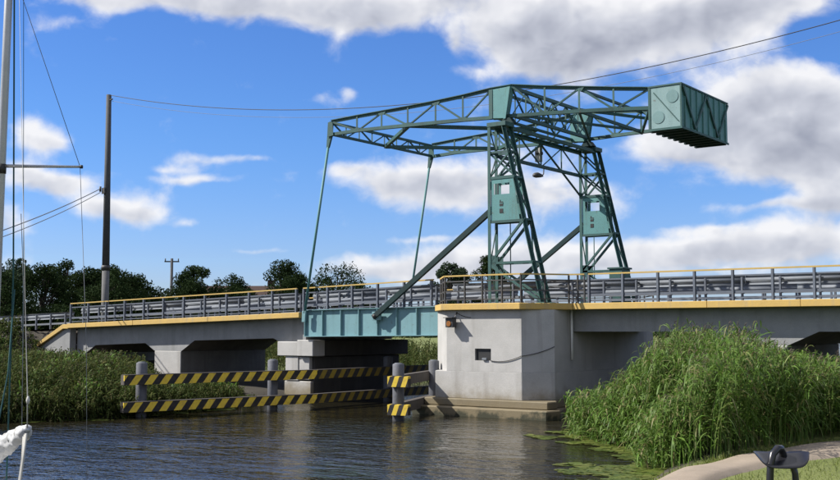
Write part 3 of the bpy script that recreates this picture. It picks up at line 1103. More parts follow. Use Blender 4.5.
def tower(yo, yi):
    for y in (yo, yi):
        leg((TX, y, 4.25), (TX, y, TZ))
        leg((slx(4.25), y, 4.25), (slx(TZ), y, TZ))
        box('base_plate', TX - .2, TX + .2, y - .16, y + .16, 4.252, 4.30, 'teal_paint', TW, .005)
        box('base_plate', slx(4.25) - .2, slx(4.25) + .2, y - .16, y + .16, 4.252, 4.30, 'teal_paint', TW, .005)
        brace((TX, y, 5.87), (slx(5.87), y, 5.87), .09)
        brace((TX, y, 5.87), (slx(7.5) - .05, y, 7.5), .09)
        brace((TX, y, 5.80), (slx(4.35) - .05, y, 4.35), .10)
        brace((TX, y, 9.25), (slx(9.25), y, 9.25), .11)
        brace((TX, y, 10.28), (slx(10.28), y, 10.28), .08)
        brace((TX, y, 9.3), (slx(10.25), y, 10.25), .07)
        brace((slx(9.3), y, 9.3), (TX, y, 10.25), .07)
        brace((TX, y, 11.2), (slx(10.32), y, 10.32), .07)
        brace((TX + .05, y, 7.5), (slx(7.5), y, 7.5), .10)
        box('gusset_plate', TX - .02, TX + .3, y - .045, y - .03, 5.65, 6.15, 'teal_paint', TW, 0)
        # face plate with its window: four strips, then two black blocks painting the dark of slots
        f = y - .02
        xl = TX + .07
        wl, wr, wb, wt = -4.44, -3.72, 8.58, 9.02

        def strip(poly, nm='plate'):
            return prism(nm, poly, 'y', f - .012, f, 'teal_plate', TW)
        pz = 7.55
        strip([(xl, wt), (slx(wt) - .08, wt), (slx(9.2) - .08, 9.2), (xl, 9.2)])
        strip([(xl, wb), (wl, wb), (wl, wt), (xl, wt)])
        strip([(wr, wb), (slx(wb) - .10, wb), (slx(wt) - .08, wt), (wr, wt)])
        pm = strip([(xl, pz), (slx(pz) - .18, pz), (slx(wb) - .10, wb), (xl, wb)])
        for zc, ring in ((8.20, True), (7.92, False)):
            m = Matrix.Translation((-4.1, f - .020, zc))
            sub('painted_slot', boxm('painted_slot', .16, .012, .17, 'black_paint', .003), m, pm)
            if ring:
                sub('slot_bar', boxm('slot_bar', .17, .016, .025, 'teal_plate'), Matrix.Translation((-4.1, f - .024, zc + .02)), pm)
                sub('painted_tick', boxm('painted_tick', .03, .012, .07, 'black_paint'), Matrix.Translation((-4.15, f - .020, zc + .125)), pm)
    # lacing between the two planes
    zs = [4.4, 5.87, 7.55, 9.25, 10.28, 11.25]
    for i in range(len(zs) - 1):
        a, b = (yo, yi) if i % 2 else (yi, yo)
        brace((TX, a, zs[i]), (TX, b, zs[i + 1]), .05, 'lacing')
        brace((slx(zs[i]), a, zs[i]), (slx(zs[i + 1]), b, zs[i + 1]), .05, 'lacing')
    for z in (5.87, 7.55, 9.25, 10.28):
        beam('tie', (TX, yo, z), (TX, yi, z), .08, .08, 'teal_paint', TW)
        beam('tie', (slx(z), yo, z), (slx(z), yi, z), .08, .08, 'teal_paint', TW)
    # head
    a, b = min(yo, yi) - .08, max(yo, yi) + .08
    prism('head_frame', [(TX - .09, a), (slx(TZ) + .14, a), (slx(TZ) + .14, b), (TX - .09, b)], 'z', TZ - .02, TZ + .16, 'teal_paint', TW, .01)
    yb = .30 if yo < 3 else 7.12
    prism('bearing', [(-4.50, TZ + .162), (-3.85, TZ + .162), (-4.02, 11.72), (-4.33, 11.72)], 'y', yb - .16, yb + .16, 'teal_dark', TW, .01)
    tube('vertical_rod', [(TX + .62, yi, 4.26), (TX + .62, yi, 7.55)], .022, 'teal_paint', TW, 6)


tower(-.37, .15)
tower(7.79, 7.27)
# portal truss between the towers
yl, yr = .15, 7.27
beam('portal_chord', (TX, yl, 11.28), (TX, yr, 11.28), .15, .17, 'teal_paint', TW, 'I', .03)
beam('portal_chord', (TX, yl, 10.22), (TX, yr, 10.22), .12, .13, 'teal_paint', TW, 'L', .03)
beam('portal_chord', (slx(TZ), yl, 11.30), (slx(TZ), yr, 11.30), .12, .14, 'teal_paint', TW, 'L', .03)
yn = np.linspace(yl, yr, 5)
for i in range(4):
    z = (10.22, 11.25) if i % 2 == 0 else (11.25, 10.22)
    brace((TX, yn[i], z[0]), (TX, yn[i + 1], z[1]), .05)
    if i:
        brace((TX, yn[i], 10.25), (TX, yn[i], 11.2), .06)
for ya, yb in ((yl, 3.71), (yr, 3.71)):
    beam('knee_brace', (TX, ya, 9.3), (TX, yb, 11.2), .10, .10, 'teal_paint', TW, 'L', .025)
    for i in range(6):
        t0, t1 = i / 6, (i + 1) / 6
        p0, p1 = ya + (yb - ya) * t0, ya + (yb - ya) * t1
        brace((TX if i % 2 else slx(TZ), p0, 11.33), (slx(TZ) if i % 2 else TX, p1, 11.33), .05)

# signal and lamp hanging from the portal
sg = thing('hanging_signal', (-4.70, 3.78, 10.4), 'small grey signal box hanging from the middle of the portal truss', 'signal')
box('case', -4.92, -4.66, 3.62, 3.84, 10.44, 11.10, 'signal_grey', sg, .015)
tube('eye', [(-4.79, 3.61, 10.80), (-4.79, 3.57, 10.80)], .075, 'black_paint', sg, 12)
tube('eye', [(-4.65, 3.73, 10.80), (-4.61, 3.73, 10.80)], .075, 'black_paint', sg, 12)
beam('bracket', (-4.75, 3.74, 11.1), (-4.75, 3.74, 11.22), .05, .05, 'dark_steel', sg)
hl = thing('hanging_lamp', (-4.65, 3.6, 9.8), 'dark street lamp head hanging below the portal truss', 'lamp')
tube('stem', [(-4.70, 4.0, 10.15), (-4.72, 4.02, 9.95), (-4.75, 3.92, 9.86)], .025, 'dark_steel', hl, 6)
hv, hf = [], []
for i, (t, w, h) in enumerate(((0, .07, .05), (.2, .15, .11), (.45, .2, .15), (.62, .14, .12), (.7, .03, .04))):
    for k in range(10):
        a = 2 * math.pi * k / 10
        hv.append((-4.75 + w * math.cos(a) * .9, 3.95 - t, 9.84 - .06 * t + h * math.sin(a) * (1 if math.sin(a) > 0 else .6)))
    if i:
        for k in range(10):
            hf.append(((i - 1) * 10 + k, (i - 1) * 10 + (k + 1) % 10, i * 10 + (k + 1) % 10, i * 10 + k))
hf += [tuple(range(10)), tuple(range(40, 50))]
c = Vector((-4.75, 3.6, 9.84))
place('lamp_head', fixn(mk('lamp_head', [Vector(v) - c for v in hv], hf, 'dark_steel', True)), Matrix.Translation(c), hl)

# drive cabinet at the far tower foot
dc = thing('drive_cabinet', (-2.8, 7.5, 4.25), 'dark teal machinery cabinet at the foot of the far tower', 'cabinet')
box('body', -3.20, -2.55, 7.05, 7.85, 4.262, 5.92, 'teal_paint', dc, .02)
box('lid', -3.26, -2.49, 6.99, 7.91, 5.923, 6.0, 'teal_paint', dc, .01)
box('door', -3.12, -2.63, 7.030, 7.048, 4.40, 5.75, 'teal_paint', dc, .004)

# ------------------------------------------------------------------ balance beam with counterweight
BB = thing('balance_beam', (-4.2, 3.71, 11.75), 'long teal lattice balance beam with boxed counterweight over the towers', 'drawbridge beam')


def armY(x):
    return float(np.interp(x, [-13.3, -4.4, 1.4, 3.0], [-.15, .30, 1.42, 1.42]))


TOP = [(-13.19, 12.55), (-11.75, 12.62), (-10.42, 12.67), (-9.05, 12.72), (-7.64, 12.79), (-6.30, 12.88), (-4.98, 13.0), (-4.05, 13.04), (-2.67, 12.85), (-1.28, 12.69), (.07, 12.53), (1.41, 12.39)]
BOT = [(-13.26, 11.96), (-11.75, 12.0), (-10.42, 11.98), (-9.05, 11.95), (-7.64, 11.92), (-6.30, 11.89), (-4.98, 11.84), (-4.05, 11.82), (-2.67, 11.80), (-1.28, 11.77), (.07, 11.72), (1.41, 11.65)]


def arm(mir):
    def P(pt, dy=0.0):
        y = armY(pt[0]) + dy
        return (pt[0], (7.42 - y) if mir else y, pt[1])
    for tb, w, h in ((TOP, .16, .15), (BOT, .15, .14)):
        k = [0, 6, 7, 11]
        for a, b in zip(k[:-1], k[1:]):
            for i in range(a, b):
                beam('chord', P(tb[i]), P(tb[i + 1]), w, h, 'teal_paint', BB, 'T' if tb is TOP else 'U', .03)
    for i in (0, 1, 2, 3, 4, 5, 8, 9, 10):
        beam('post', P(BOT[i]), P(TOP[i]), .08 if i else .2, .10, 'teal_paint', BB, 'L', .02)
    for i, j in ((0, 1), (2, 1), (2, 3), (4, 3), (4, 5), (6, 5), (7, 8), (9, 8), (9, 10), (11, 10)):
        beam('diagonal', P(TOP[i]), P(BOT[j]), .075, .085, 'teal_paint', BB, 'L', .02)

    def gusset(pt, r, up):
        s = 1 if up else -1
        poly = [(pt[0] - r, pt[1]), (pt[0] + r, pt[1]), (pt[0] + r * .55, pt[1] + s * r * .6), (pt[0] - r * .55, pt[1] + s * r * .6)]
        y = P(pt)[1]
        prism('gusset_plate', poly, 'y', y - .045, y - .03, 'teal_paint', BB)
    for i in (2, 4, 9):
        gusset(TOP[i], .22, False)
    for i in (1, 3, 5, 8, 10):
        gusset(BOT[i], .20, True)
    # boxed knee over the pivot
    y0, y1 = P((-4.5, 0), -.17)[1], P((-4.5, 0), .22)[1]
    prism('pivot_box', [(-4.98, 11.78), (-4.28, 11.72), (-4.02, 12.98), (-4.98, 12.95)], 'y', min(y0, y1), max(y0, y1), 'teal_plate', BB, .01)
    e = -.02 if not mir else .02
    yo = y0 + e
    prism('edge_strip', [(-4.99, 11.76), (-4.82, 11.76), (-4.82, 12.96), (-4.99, 12.96)], 'y', min(yo, yo - e * .7), max(yo, yo - e * .7), 'teal_paint', BB)
    prism('edge_strip', [(-4.30, 11.70), (-4.20, 11.70), (-3.98, 12.98), (-4.12, 12.98)], 'y', min(yo, yo - e * .7), max(yo, yo - e * .7), 'teal_plate', BB)
    prism('tip_plate', [(-13.36, 11.86), (-13.0, 11.90), (-13.05, 12.5), (-13.32, 12.52)], 'y', P((-13.2, 0))[1] - .11, P((-13.2, 0))[1] - .095, 'teal_paint', BB)


arm(False)
arm(True)


def cross_truss(x, zt, zb, n, ya, yb, w=.11, xx=False, xt=None):
    xt = x if xt is None else xt
    beam('cross_chord', (xt, ya, zt), (xt, yb, zt), w, w, 'teal_paint', BB, 'L', .025)
    beam('cross_chord', (x, ya, zb), (x, yb, zb), w, w, 'teal_paint', BB, 'L', .025)
    ys = np.linspace(ya, yb, n + 1)
    for i in range(n):
        a, b = ((x, zb), (xt, zt)) if i % 2 else ((xt, zt), (x, zb))
        beam('cross_brace', (a[0], ys[i], a[1]), (b[0], ys[i + 1], b[1]), .06, .06, 'teal_paint', BB, 'L', .015)
        if xx:
            beam('cross_brace', (b[0], ys[i], b[1]), (a[0], ys[i + 1], a[1]), .05, .05, 'teal_paint', BB, 'L', .015)
        if i:
            beam('cross_post', (x, ys[i], zb), (xt, ys[i], zt), .06, .06, 'teal_paint', BB, 'L', .015)


cross_truss(-13.20, 12.50, 11.98, 8, -.05, 7.47)
cross_truss(-4.05, 12.98, 11.85, 6, .35, 7.07, .13, True)
cross_truss(-4.90, 12.95, 11.86, 4, .35, 7.07, .10, False)
# diamond bracing in the lower plane, lacing in the rear bay
nn = (-9.05, .07, 11.93)
nf = (-9.05, 7.35, 11.93)
for a, b, w in (((-13.15, 3.71, 11.93), nn, .15), ((-13.15, 3.71, 11.93), nf, .15), (nn, (-4.9, 3.71, 11.85), .15), (nf, (-4.9, 3.71, 11.85), .15)):
    beam('plan_brace', a, b, w, .15, 'teal_paint', BB, 'U', .03)
for xa, xb, in ((-4.05, -1.28), (-1.28, 1.41)):
    za, zb = np.interp([xa, xb], [b[0] for b in BOT], [b[1] for b in BOT])
    ya, yb = armY(xa), armY(xb)
    beam('plan_brace', (xa, ya, za + .06), (xb, 7.42 - yb, zb + .06), .10, .10, 'teal_paint', BB, 'L', .02)
    beam('plan_brace', (xa, 7.42 - ya, za - .06), (xb, yb, zb - .06), .10, .10, 'teal_paint', BB, 'L', .02)
    beam('plan_brace', (xb, yb, zb), (xb, 7.42 - yb, zb), .10, .12, 'teal_paint', BB, 'L', .02)
    zt = float(np.interp(xb, [b[0] for b in TOP], [b[1] for b in TOP]))
    beam('plan_brace', (xb, yb, zt - .05), (xb, 7.42 - yb, zt - .05), .10, .10, 'teal_paint', BB, 'L', .02)
# counterweight
CX0, CX1, CY0, CY1, CZ0, CZ1 = 1.43, 2.72, 1.36, 6.02, 10.78, 12.40
cw = box('counterweight', CX0, CX1, CY0, CY1, CZ0, CZ1, 'teal_plate', BB, .012)


def cwsub(nm, x0, x1, y0, y1, z0, z1, mat='teal_paint', bevel=0.0):
    sub(nm, boxm(nm, x1 - x0, y1 - y0, z1 - z0, mat, bevel), Matrix.Translation(((x0 + x1) / 2, (y0 + y1) / 2, (z0 + z1) / 2)), cw)


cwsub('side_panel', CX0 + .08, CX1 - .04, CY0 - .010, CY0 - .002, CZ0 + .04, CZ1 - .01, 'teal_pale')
cwsub('rim', CX0 - .03, CX1 + .04, CY0 - .04, CY1 + .04, CZ1 + .003, CZ1 + .06)
cwsub('rim', CX0 - .03, CX1 + .04, CY0 - .04, CY0 - .003, CZ0 - .05, CZ0 + .03)
cwsub('rim', CX1 + .003, CX1 + .04, CY0, CY1 + .04, CZ0 - .05, CZ0 + .03)
cwsub('corner_strip', CX0 - .02, CX0 + .07, CY0 - .03, CY0 - .003, CZ0 + .03, CZ1)
cwsub('corner_strip', CX1 - .03, CX1 + .03, CY0 - .03, CY0 - .003, CZ0 + .03, CZ1)
for x, z in ((CX0 + .38, CZ0 + .46), (CX0 + .95, CZ1 - .42)):
    p = [(.24 * math.cos(k * math.pi / 12), .24 * math.sin(k * math.pi / 12)) for k in range(24)]
    vs = [(a, -.012, b) for a, b in p] + [(a, .012, b) for a, b in p]
    fs = [(i, (i + 1) % 24, 24 + (i + 1) % 24, 24 + i) for i in range(24)] + [tuple(range(24)), tuple(range(24, 48))]
    sub('access_cover', fixn(mk('access_cover', vs, fs, 'teal_disc')), Matrix.Translation((x, CY0 - .016, z)), cw)
beam('diagonal_strap', (CX0 + .2, CY0 - .02, CZ1 - .2), (CX1 - .12, CY0 - .02, CZ0 + .25), .03, .06, 'teal_paint', None, part=cw, up=(0, 1, 0))
cy = np.linspace(CY0 + .06, CY1 - .06, 5)
zt, zb = CZ1 - .06, CZ0 + .1
for i in range(4):
    a, b = (zt, zb) if i % 2 == 0 else (zb, zt)
    beam('rib', (CX1 + .045, cy[i], a), (CX1 + .045, cy[i + 1], b), .08, .09, 'teal_paint', None, part=cw)
for i in range(8):
    y = CY0 + (CY1 - CY0) * (i + .5) / 8
    cwsub('rib', CX1 + .002, CX1 + .05, y - .02, y + .02, CZ0 + .04, CZ1 - .02, 'teal_plate')
for i in range(9):
    y = CY0 + .2 + (CY1 - CY0 - .4) * i / 8
    cwsub('bottom_rib', CX0 - .02, CX1 - .02, y - .09, y + .09, CZ0 - .075, CZ0 - .003, 'teal_dark')

# ------------------------------------------------------------------ railings and crash barriers
POST = None


def ipost(h, w=.10, mat='steel'):
    sec = section('I', w * .62, w, .016)
    n = len(sec)
    vs = [(a, b, 0) for a, b in sec] + [(a, b, h) for a, b in sec]
    fs = [(i, (i + 1) % n, n + (i + 1) % n, n + i) for i in range(n)] + [tuple(range(n)), tuple(range(n, 2 * n))]
    return fixn(mk('post', vs, fs, mat))


P_STEEL = ipost(1.06, .12)
P_DARK = ipost(1.05, .075, 'dark_steel')
P_BAR = ipost(.62, .10, 'steel')


def railing(pts, post_pts, label, post=P_STEEL, dark=False, group='bridge railings'):
    """pts: polyline (x,y); heights follow the deck"""
    c = pts[len(pts) // 2]
    r = thing('railing', (c[0], c[1], float(deckz(c[0]))), label, 'railing', group)
    for a, b in zip(pts[:-1], pts[1:]):
        za, zb = float(deckz(a[0])), float(deckz(b[0]))
        beam('top_rail', (a[0], a[1], za + 1.085), (b[0], b[1], zb + 1.085), .085, .055, 'yellow_rail', r)
        beam('rail', (a[0], a[1], za + .87), (b[0], b[1], zb + .87), .04, .05, 'dark_steel' if dark else 'steel', r)
        if dark:
            beam('rail', (a[0], a[1], za + .48), (b[0], b[1], zb + .48), .04, .05, 'dark_steel', r)
            beam('rail', (a[0], a[1], za + .16), (b[0], b[1], zb + .16), .04, .04, 'dark_steel', r)
        else:
            beam('rail', (a[0], a[1], za + .30), (b[0], b[1], zb + .30), .04, .09, 'steel', r)
            beam('rail', (a[0], a[1], za + .10), (b[0], b[1], zb + .10), .03, .04, 'steel', r)
    for x, y in post_pts:
        place('post', post, Matrix.Translation((x, y, float(deckz(x)) + .002)), r)
    return r


def lin(x0, x1, n, y):
    return [(float(x), y) for x in np.linspace(x0, x1, n)]


railing([(-32.1, .08), (-15.4, .08)], lin(-32.08, -15.44, 12, .08), 'grey steel railing with yellow top rail along the left approach, near side')
railing([(-15.02, .10), (-7.75, .10)], lin(-15.0, -7.86, 6, .10), 'grey steel railing with yellow top rail above the turquoise girder')
railing([(-7.3, -.02), (-5.95, -1.66), (-2.48, -1.66), (-1.32, -.06), (-.72, .06)],
        [(-7.3, -.02), (-6.62, -.84), (-5.93, -1.66), (-5.0, -1.66), (-4.19, -1.66), (-3.3, -1.66), (-2.47, -1.66), (-1.9, -.86), (-1.32, -.06), (-.98, .02), (-.72, .06)],
        'dark railing with yellow handrail round the pier platform below the near tower', P_DARK, True)
railing([(-.55, .08), (26, .08)], lin(-.54, 24.48, 19, .08), 'grey steel railing with yellow top rail along the right approach, near side')
railing([(-32.1, 7.34), (-15.4, 7.34)], lin(-32.08, -15.44, 12, 7.34), 'grey steel railing along the far side of the left approach')
railing([(-15.02, 7.32), (-7.75, 7.32)], lin(-15.0, -7.86, 6, 7.32), 'grey steel railing along the far side of the lifting leaf')
railing([(-7.3, 7.44), (-5.95, 9.08), (-2.48, 9.08), (-1.32, 7.48)], [(-7.3, 7.44), (-5.93, 9.08), (-4.19, 9.08), (-2.47, 9.08), (-1.32, 7.48)], 'dark railing round the pier platform behind the far tower', P_DARK, True)
railing([(-.9, 7.34), (26, 7.34)], lin(-.54, 24.48, 19, 7.34), 'grey steel railing along the far side of the right approach')


def wbeam(parent, x0, x1, y, face, zf, n=None):
    """corrugated guard rail; face = +1 looks to +y"""
    prof = [(0, -.155), (.02, -.15), (.075, -.115), (.08, -.07), (.03, -.035), (.02, 0), (.03, .035), (.08, .07), (.075, .115), (.02, .15), (0, .155)]
    prof = prof + [(a - .012, b) for a, b in reversed(prof)]
    m = len(prof)
    vs = []
    for x in (x0, x1):
        z = float(zf(x))
        vs += [(x, y + face * a, z + b * 1.15) for a, b in prof]
    c = Vector(((x0 + x1) / 2, y, float(zf((x0 + x1) / 2))))
    vs = [Vector(v) - c for v in vs]
    h = m // 2
    fs = [(i, (i + 1) % m, m + (i + 1) % m, m + i) for i in range(m)]
    fs += [(i, i + 1, m - 2 - i, m - 1 - i) for i in range(h - 1)] + [(m + i, m + m - 1 - i, m + m - 2 - i, m + i + 1) for i in range(h - 1)]
    return place('guard_beam', fixn(mk('guard_beam', vs, fs, 'galvanised', True)), Matrix.Translation(c), parent)


def barrier(x0, x1, y, face, label, zf=lambda x: deckz(x)):
    b = thing('crash_barrier', ((x0 + x1) / 2, y, float(zf((x0 + x1) / 2))), label, 'crash barrier', 'crash barriers beside the carriageway')
    L = max(1, int(round((x1 - x0) / 4.2)))
    xs = np.linspace(x0, x1, L + 1)
    for a, c in zip(xs[:-1], xs[1:]):
        wbeam(b, a + .004, c - .004, y, face, lambda x: float(zf(x)) + .74)
    beam('lower_rail', (x0, y - .05 * face, float(zf(x0)) + .30), (x1, y - .05 * face, float(zf(x1)) + .30), .05, .10, 'galvanised', b)
    for x in np.arange(x0 + .35, x1, 1.34):
        place('post', P_BAR, Matrix.Translation((float(x), y - .07 * face, float(zf(x)) + .002)) @ Matrix.Diagonal((1, 1, 1.35, 1)), b)
    return b


barrier(-32.2, -15.35, .80, 1, 'galvanised crash barrier on the left approach, camera side of the road')
barrier(-15.1, -7.6, .80, 1, 'galvanised crash barrier on the lifting leaf, camera side of the road')
barrier(-7.3, 26, .80, 1, 'galvanised crash barrier from the towers along the right approach, camera side of the road')
barrier(-32.2, -15.35, 6.62, -1, 'galvanised crash barrier on the left approach, far side of the road')
barrier(-15.1, -7.6, 6.62, -1, 'galvanised crash barrier on the lifting leaf, far side of the road')
barrier(-7.3, 26, 6.62, -1, 'galvanised crash barrier from the towers along the right approach, far side of the road')
barrier(-75, -32.5, .55, 1, 'galvanised crash barrier continuing down the embankment left of the bridge', lambda x: deckz(x) - .24 - np.clip((-36 - np.asarray(x)), 0, 9) * .01)

# ------------------------------------------------------------------ timber fenders with hazard stripes


def fender(pts, posts, face, label, zt=2.02, nose=None):
    """timber beams bolted to the channel side of the posts; only that side and the nose are striped"""
    f = thing('fender', (pts[0][0], pts[0][1], 0), label, 'fender', 'striped timber fenders guarding the channel')
    for zc in (1.40, .40):
        for a, b in zip(pts[:-1], pts[1:]):
            d = Vector((b[0] - a[0], b[1] - a[1], 0)).normalized()
            n = Vector((d.y, -d.x, 0)) * face
            A = Vector((a[0], a[1], zc))
            B = Vector((b[0], b[1], zc))
            beam('timber_beam', A - n * .02, B - n * .02, .24, .35, 'timber', f)
            beam('striped_board', A + n * .125, B + n * .125, .05, .36, 'hazard_stripes' if b[1] < 2 else 'hazard_stripes_shaded', f)  # stretch under the bridge uses the stripes with painted shade
            beam('beam_cap', A + n * .02 + Vector((0, 0, .19)), B + n * .02 + Vector((0, 0, .19)), .27, .02, 'timber', f)
        if nose:
            beam('striped_nose', (nose[0][0], nose[0][1], zc), (nose[1][0], nose[1][1], zc), .26, .37, 'hazard_stripes_short', f)
    for x, y in posts:
        tube('post', [(x, y, -1.5), (x, y, zt - .03), (x, y, zt)], [.21, .21, .19], 'post_grey', f, 14)
        tube('post_cap', [(x, y, zt + .002), (x, y, zt + .03)], [.16, .13], 'galvanised', f, 12)
    return f


fender([(-14.02, -10.75), (-12.05, -2.4), (-12.05, 9.6)], [(-14.17, -9.75), (-12.84, -4.1), (-12.42, 3.0), (-12.42, 9.2)], 1, 'long black and yellow striped fender beams beside the left bank')
fender([(-5.42, -5.55), (-7.62, -.2), (-7.62, 9.6)], [(-5.44, -5.30), (-7.02, -.9), (-7.24, 9.0)], -1, 'short black and yellow striped fender ends in front of the big pier', nose=((-5.55, -5.72), (-4.78, -5.52)))

# ------------------------------------------------------------------ poles and overhead cables
mpole = thing('utility_pole', (-41.4, 9.5, 2.9), 'tall dark pole carrying the overhead cables behind the left approach', 'pole', 'utility poles')
gzp = float(ground_z(-41.4, 9.5))
tube('shaft', [(-41.4, 9.5, 7.2), (-41.5, 9.5, 19.1)], [.25, .17], 'pole_wood', mpole, 12)
tube('stub', [(-41.38, 9.5, gzp - .6), (-41.4, 9.5, 7.6)], [.24, .24], 'pole_concrete', mpole, 12)
tube('clamp', [(-41.4, 9.5, 7.3), (-41.4, 9.5, 7.55)], .29, 'dark_steel', mpole, 12)
beam('bracket', (-41.7, 9.3, 12.55), (-41.3, 9.2, 12.55), .08, .4, 'dark_steel', mpole)
tube('insulator', [(-41.78, 9.2, 12.5), (-41.78, 9.2, 12.85)], .07, 'dark_steel', mpole, 8)
tube('insulator', [(-41.3, 9.45, 18.7), (-41.05, 9.45, 18.75)], .05, 'dark_steel', mpole, 8)
rp_ = thing('utility_pole', (30.0, 9.5, float(ground_z(30, 9.5))), 'tall dark pole at the right end of the overhead cables', 'pole', 'utility poles')
tube('shaft', [(30.0, 9.5, float(ground_z(30, 9.5)) - .6), (30.0, 9.5, 21.6)], [.26, .17], 'pole_wood', rp_, 12)
tube('insulator', [(30, 9.45, 21.2), (29.8, 9.45, 21.2)], .05, 'dark_steel', rp_, 8)


def cable(name, p, q, sag, r, mat, label, group):
    o = tube(name, catenary(p, q, sag, 40), r, mat, None, 5)
    tag(o, label, 'cable', group)


def parab(x, c0, c1, c2):
    return c0 + c1 * x + c2 * x * x


# sag fitted through points along the line
for nm, xs_, zs_, r_, mat_, lab in (
    ('overhead_cable', [-40.85, -32.5, -24.0, -16.7, -6.9, .23, 6.34], [18.87, 17.3, 16.02, 15.25, 15.14, 15.54, 16.10], .022, 'cable_black', 'upper dark overhead cable sagging across the sky behind the drawbridge'),
        ('overhead_cable', [-40.84, -32.5, -21.7, -4.2, 6.3], [18.53, 16.85, 15.22, 14.78, 15.6], .011, 'cable_grey', 'lower thin grey overhead cable sagging across the sky behind the drawbridge')):
    c2, c1, c0 = np.polyfit(xs_, zs_, 2)
    X = np.linspace(-41.3, 29.9, 60)
    o = tube(nm, [(x, 9.5, parab(x, c0, c1, c2)) for x in X], r_, mat_, None, 5)
    tag(o, lab, 'cable', 'overhead cables across the river')
cable('service_cable', (-41.78, 9.2, 12.7), (-25.4, -11.9, 6.45), .25, .030, 'cable_grey', 'upper service cable running left from the tall pole', 'service cables at the left')
cable('service_cable', (-41.78, 9.2, 12.45), (-25.4, -11.9, 6.15), .30, .024, 'cable_grey', 'lower service cable running left from the tall pole', 'service cables at the left')
sp_ = thing('utility_pole', (-25.3, -12.0, .5), 'short wooden post holding the service cables on the left bank', 'pole', 'utility poles')
tube('shaft', [(-25.3, -12.0, -.3), (-25.3, -12.0, 6.6)], [.14, .1], 'pole_wood', sp_, 10)
beam('bracket', (-25.55, -12, 6.3), (-25.2, -12, 6.3), .05, .4, 'dark_steel', sp_)
dp = thing('utility_pole', (-89.4, 56.7, 0.9), 'small distant pole with a crossarm above the left approach', 'pole', 'utility poles')
tube('shaft', [(-89.4, 56.7, .4), (-89.4, 56.7, 12.4)], [.22, .17], 'pole_wood', dp, 8)
beam('crossarm', (-90.1, 56.1, 12.0), (-88.7, 57.3, 12.0), .14, .16, 'pole_wood', dp)
for t in (-.62, .62):
    tube('insulator', [(-89.4 + t, 56.7 + t * .86, 12.08), (-89.4 + t, 56.7 + t * .86, 12.4)], .07, 'dark_steel', dp, 6)

# ------------------------------------------------------------------ far house
hs = thing('house', (-80, 62, 1), 'low house with a brown roof among the distant trees', 'house')
HM = Matrix.Translation((-79, 61, 1.1)) @ Matrix.Rotation(R(36), 4, 'Z')


def hpart(nm, vs, fs, mat):
    return place(nm, fixn(mk(nm, vs, fs, mat)), HM, hs)


BASE[hs.name] = Vector((-80, 62, 1))
hpart('wall', [(-6, -4, -.6), (6, -4, -.6), (6, 4, -.6), (-6, 4, -.6), (-6, -4, 4.6), (6, -4, 4.6), (6, 4, 4.6), (-6, 4, 4.6), (-6, 0, 7.3), (6, 0, 7.3)],
      [(0, 1, 5, 4), (2, 3, 7, 6), (1, 2, 6, 9, 5), (3, 0, 4, 8, 7), (4, 5, 9, 8), (6, 7, 8, 9), (0, 3, 2, 1)], 'plaster')
for s in (-1, 1):
    hpart('roof', [(-6.5, s * 4.7, 4.25), (6.5, s * 4.7, 4.25), (6.5, 0, 7.5), (-6.5, 0, 7.5), (-6.5, s * 4.7, 4.45), (6.5, s * 4.7, 4.45), (6.5, 0, 7.7), (-6.5, 0, 7.7)], BOXF, 'roof_brown')
for x in (-4, -1.3, 1.4, 4):
    place('window', boxm('window', 1.1, .08, 1.4, 'window_dark'), HM @ Matrix.Translation((x, -4.02, 2.4)), hs)
place('chimney', boxm('chimney', .8, .8, 1.5, 'roof_brown'), HM @ Matrix.Translation((2, .8, 7.7)), hs)

# ------------------------------------------------------------------ vegetation


def quads_mesh(name, V, mat, per=4, mats=None, smooth=False):
    """V: (n, per, 3) polygon soup"""
    n = V.shape[0]
    me = bpy.data.meshes.new(name)
    me.vertices.add(n * per)
    me.vertices.foreach_set('co', V.reshape(-1).astype(np.float32))
    me.loops.add(n * per)
    me.loops.foreach_set('vertex_index', np.arange(n * per, dtype=np.int32))
    me.polygons.add(n)
    me.polygons.foreach_set('loop_start', np.arange(0, n * per, per, dtype=np.int32))
    me.update(calc_edges=True)
    me.materials.append(MATS[mat])
    return me


def strips_mesh(name, Pl, Pr, mat):
    """blades: Pl, Pr arrays (n, k, 3) left and right edges"""
    n, k, _ = Pl.shape
    V = np.empty((n, 2 * k, 3), np.float32)
    V[:, 0::2] = Pl
    V[:, 1::2] = Pr
    base = np.arange(n)[:, None] * 2 * k
    q = []
    for i in range(k - 1):
        q.append(np.stack([base[:, 0] + 2 * i, base[:, 0] + 2 * i + 1, base[:, 0] + 2 * i + 3, base[:, 0] + 2 * i + 2], 1))
    F = np.concatenate(q, 0).astype(np.int32)
    me = bpy.data.meshes.new(name)
    me.vertices.add(n * 2 * k)
    me.vertices.foreach_set('co', V.reshape(-1))
    me.loops.add(F.size)
    me.loops.foreach_set('vertex_index', F.reshape(-1))
    me.polygons.add(len(F))
    me.polygons.foreach_set('loop_start', np.arange(0, F.size, 4, dtype=np.int32))
    me.polygons.foreach_set('use_smooth', np.ones(len(F), bool))
    me.update(calc_edges=True)
    me.materials.append(MATS[mat])
    return me


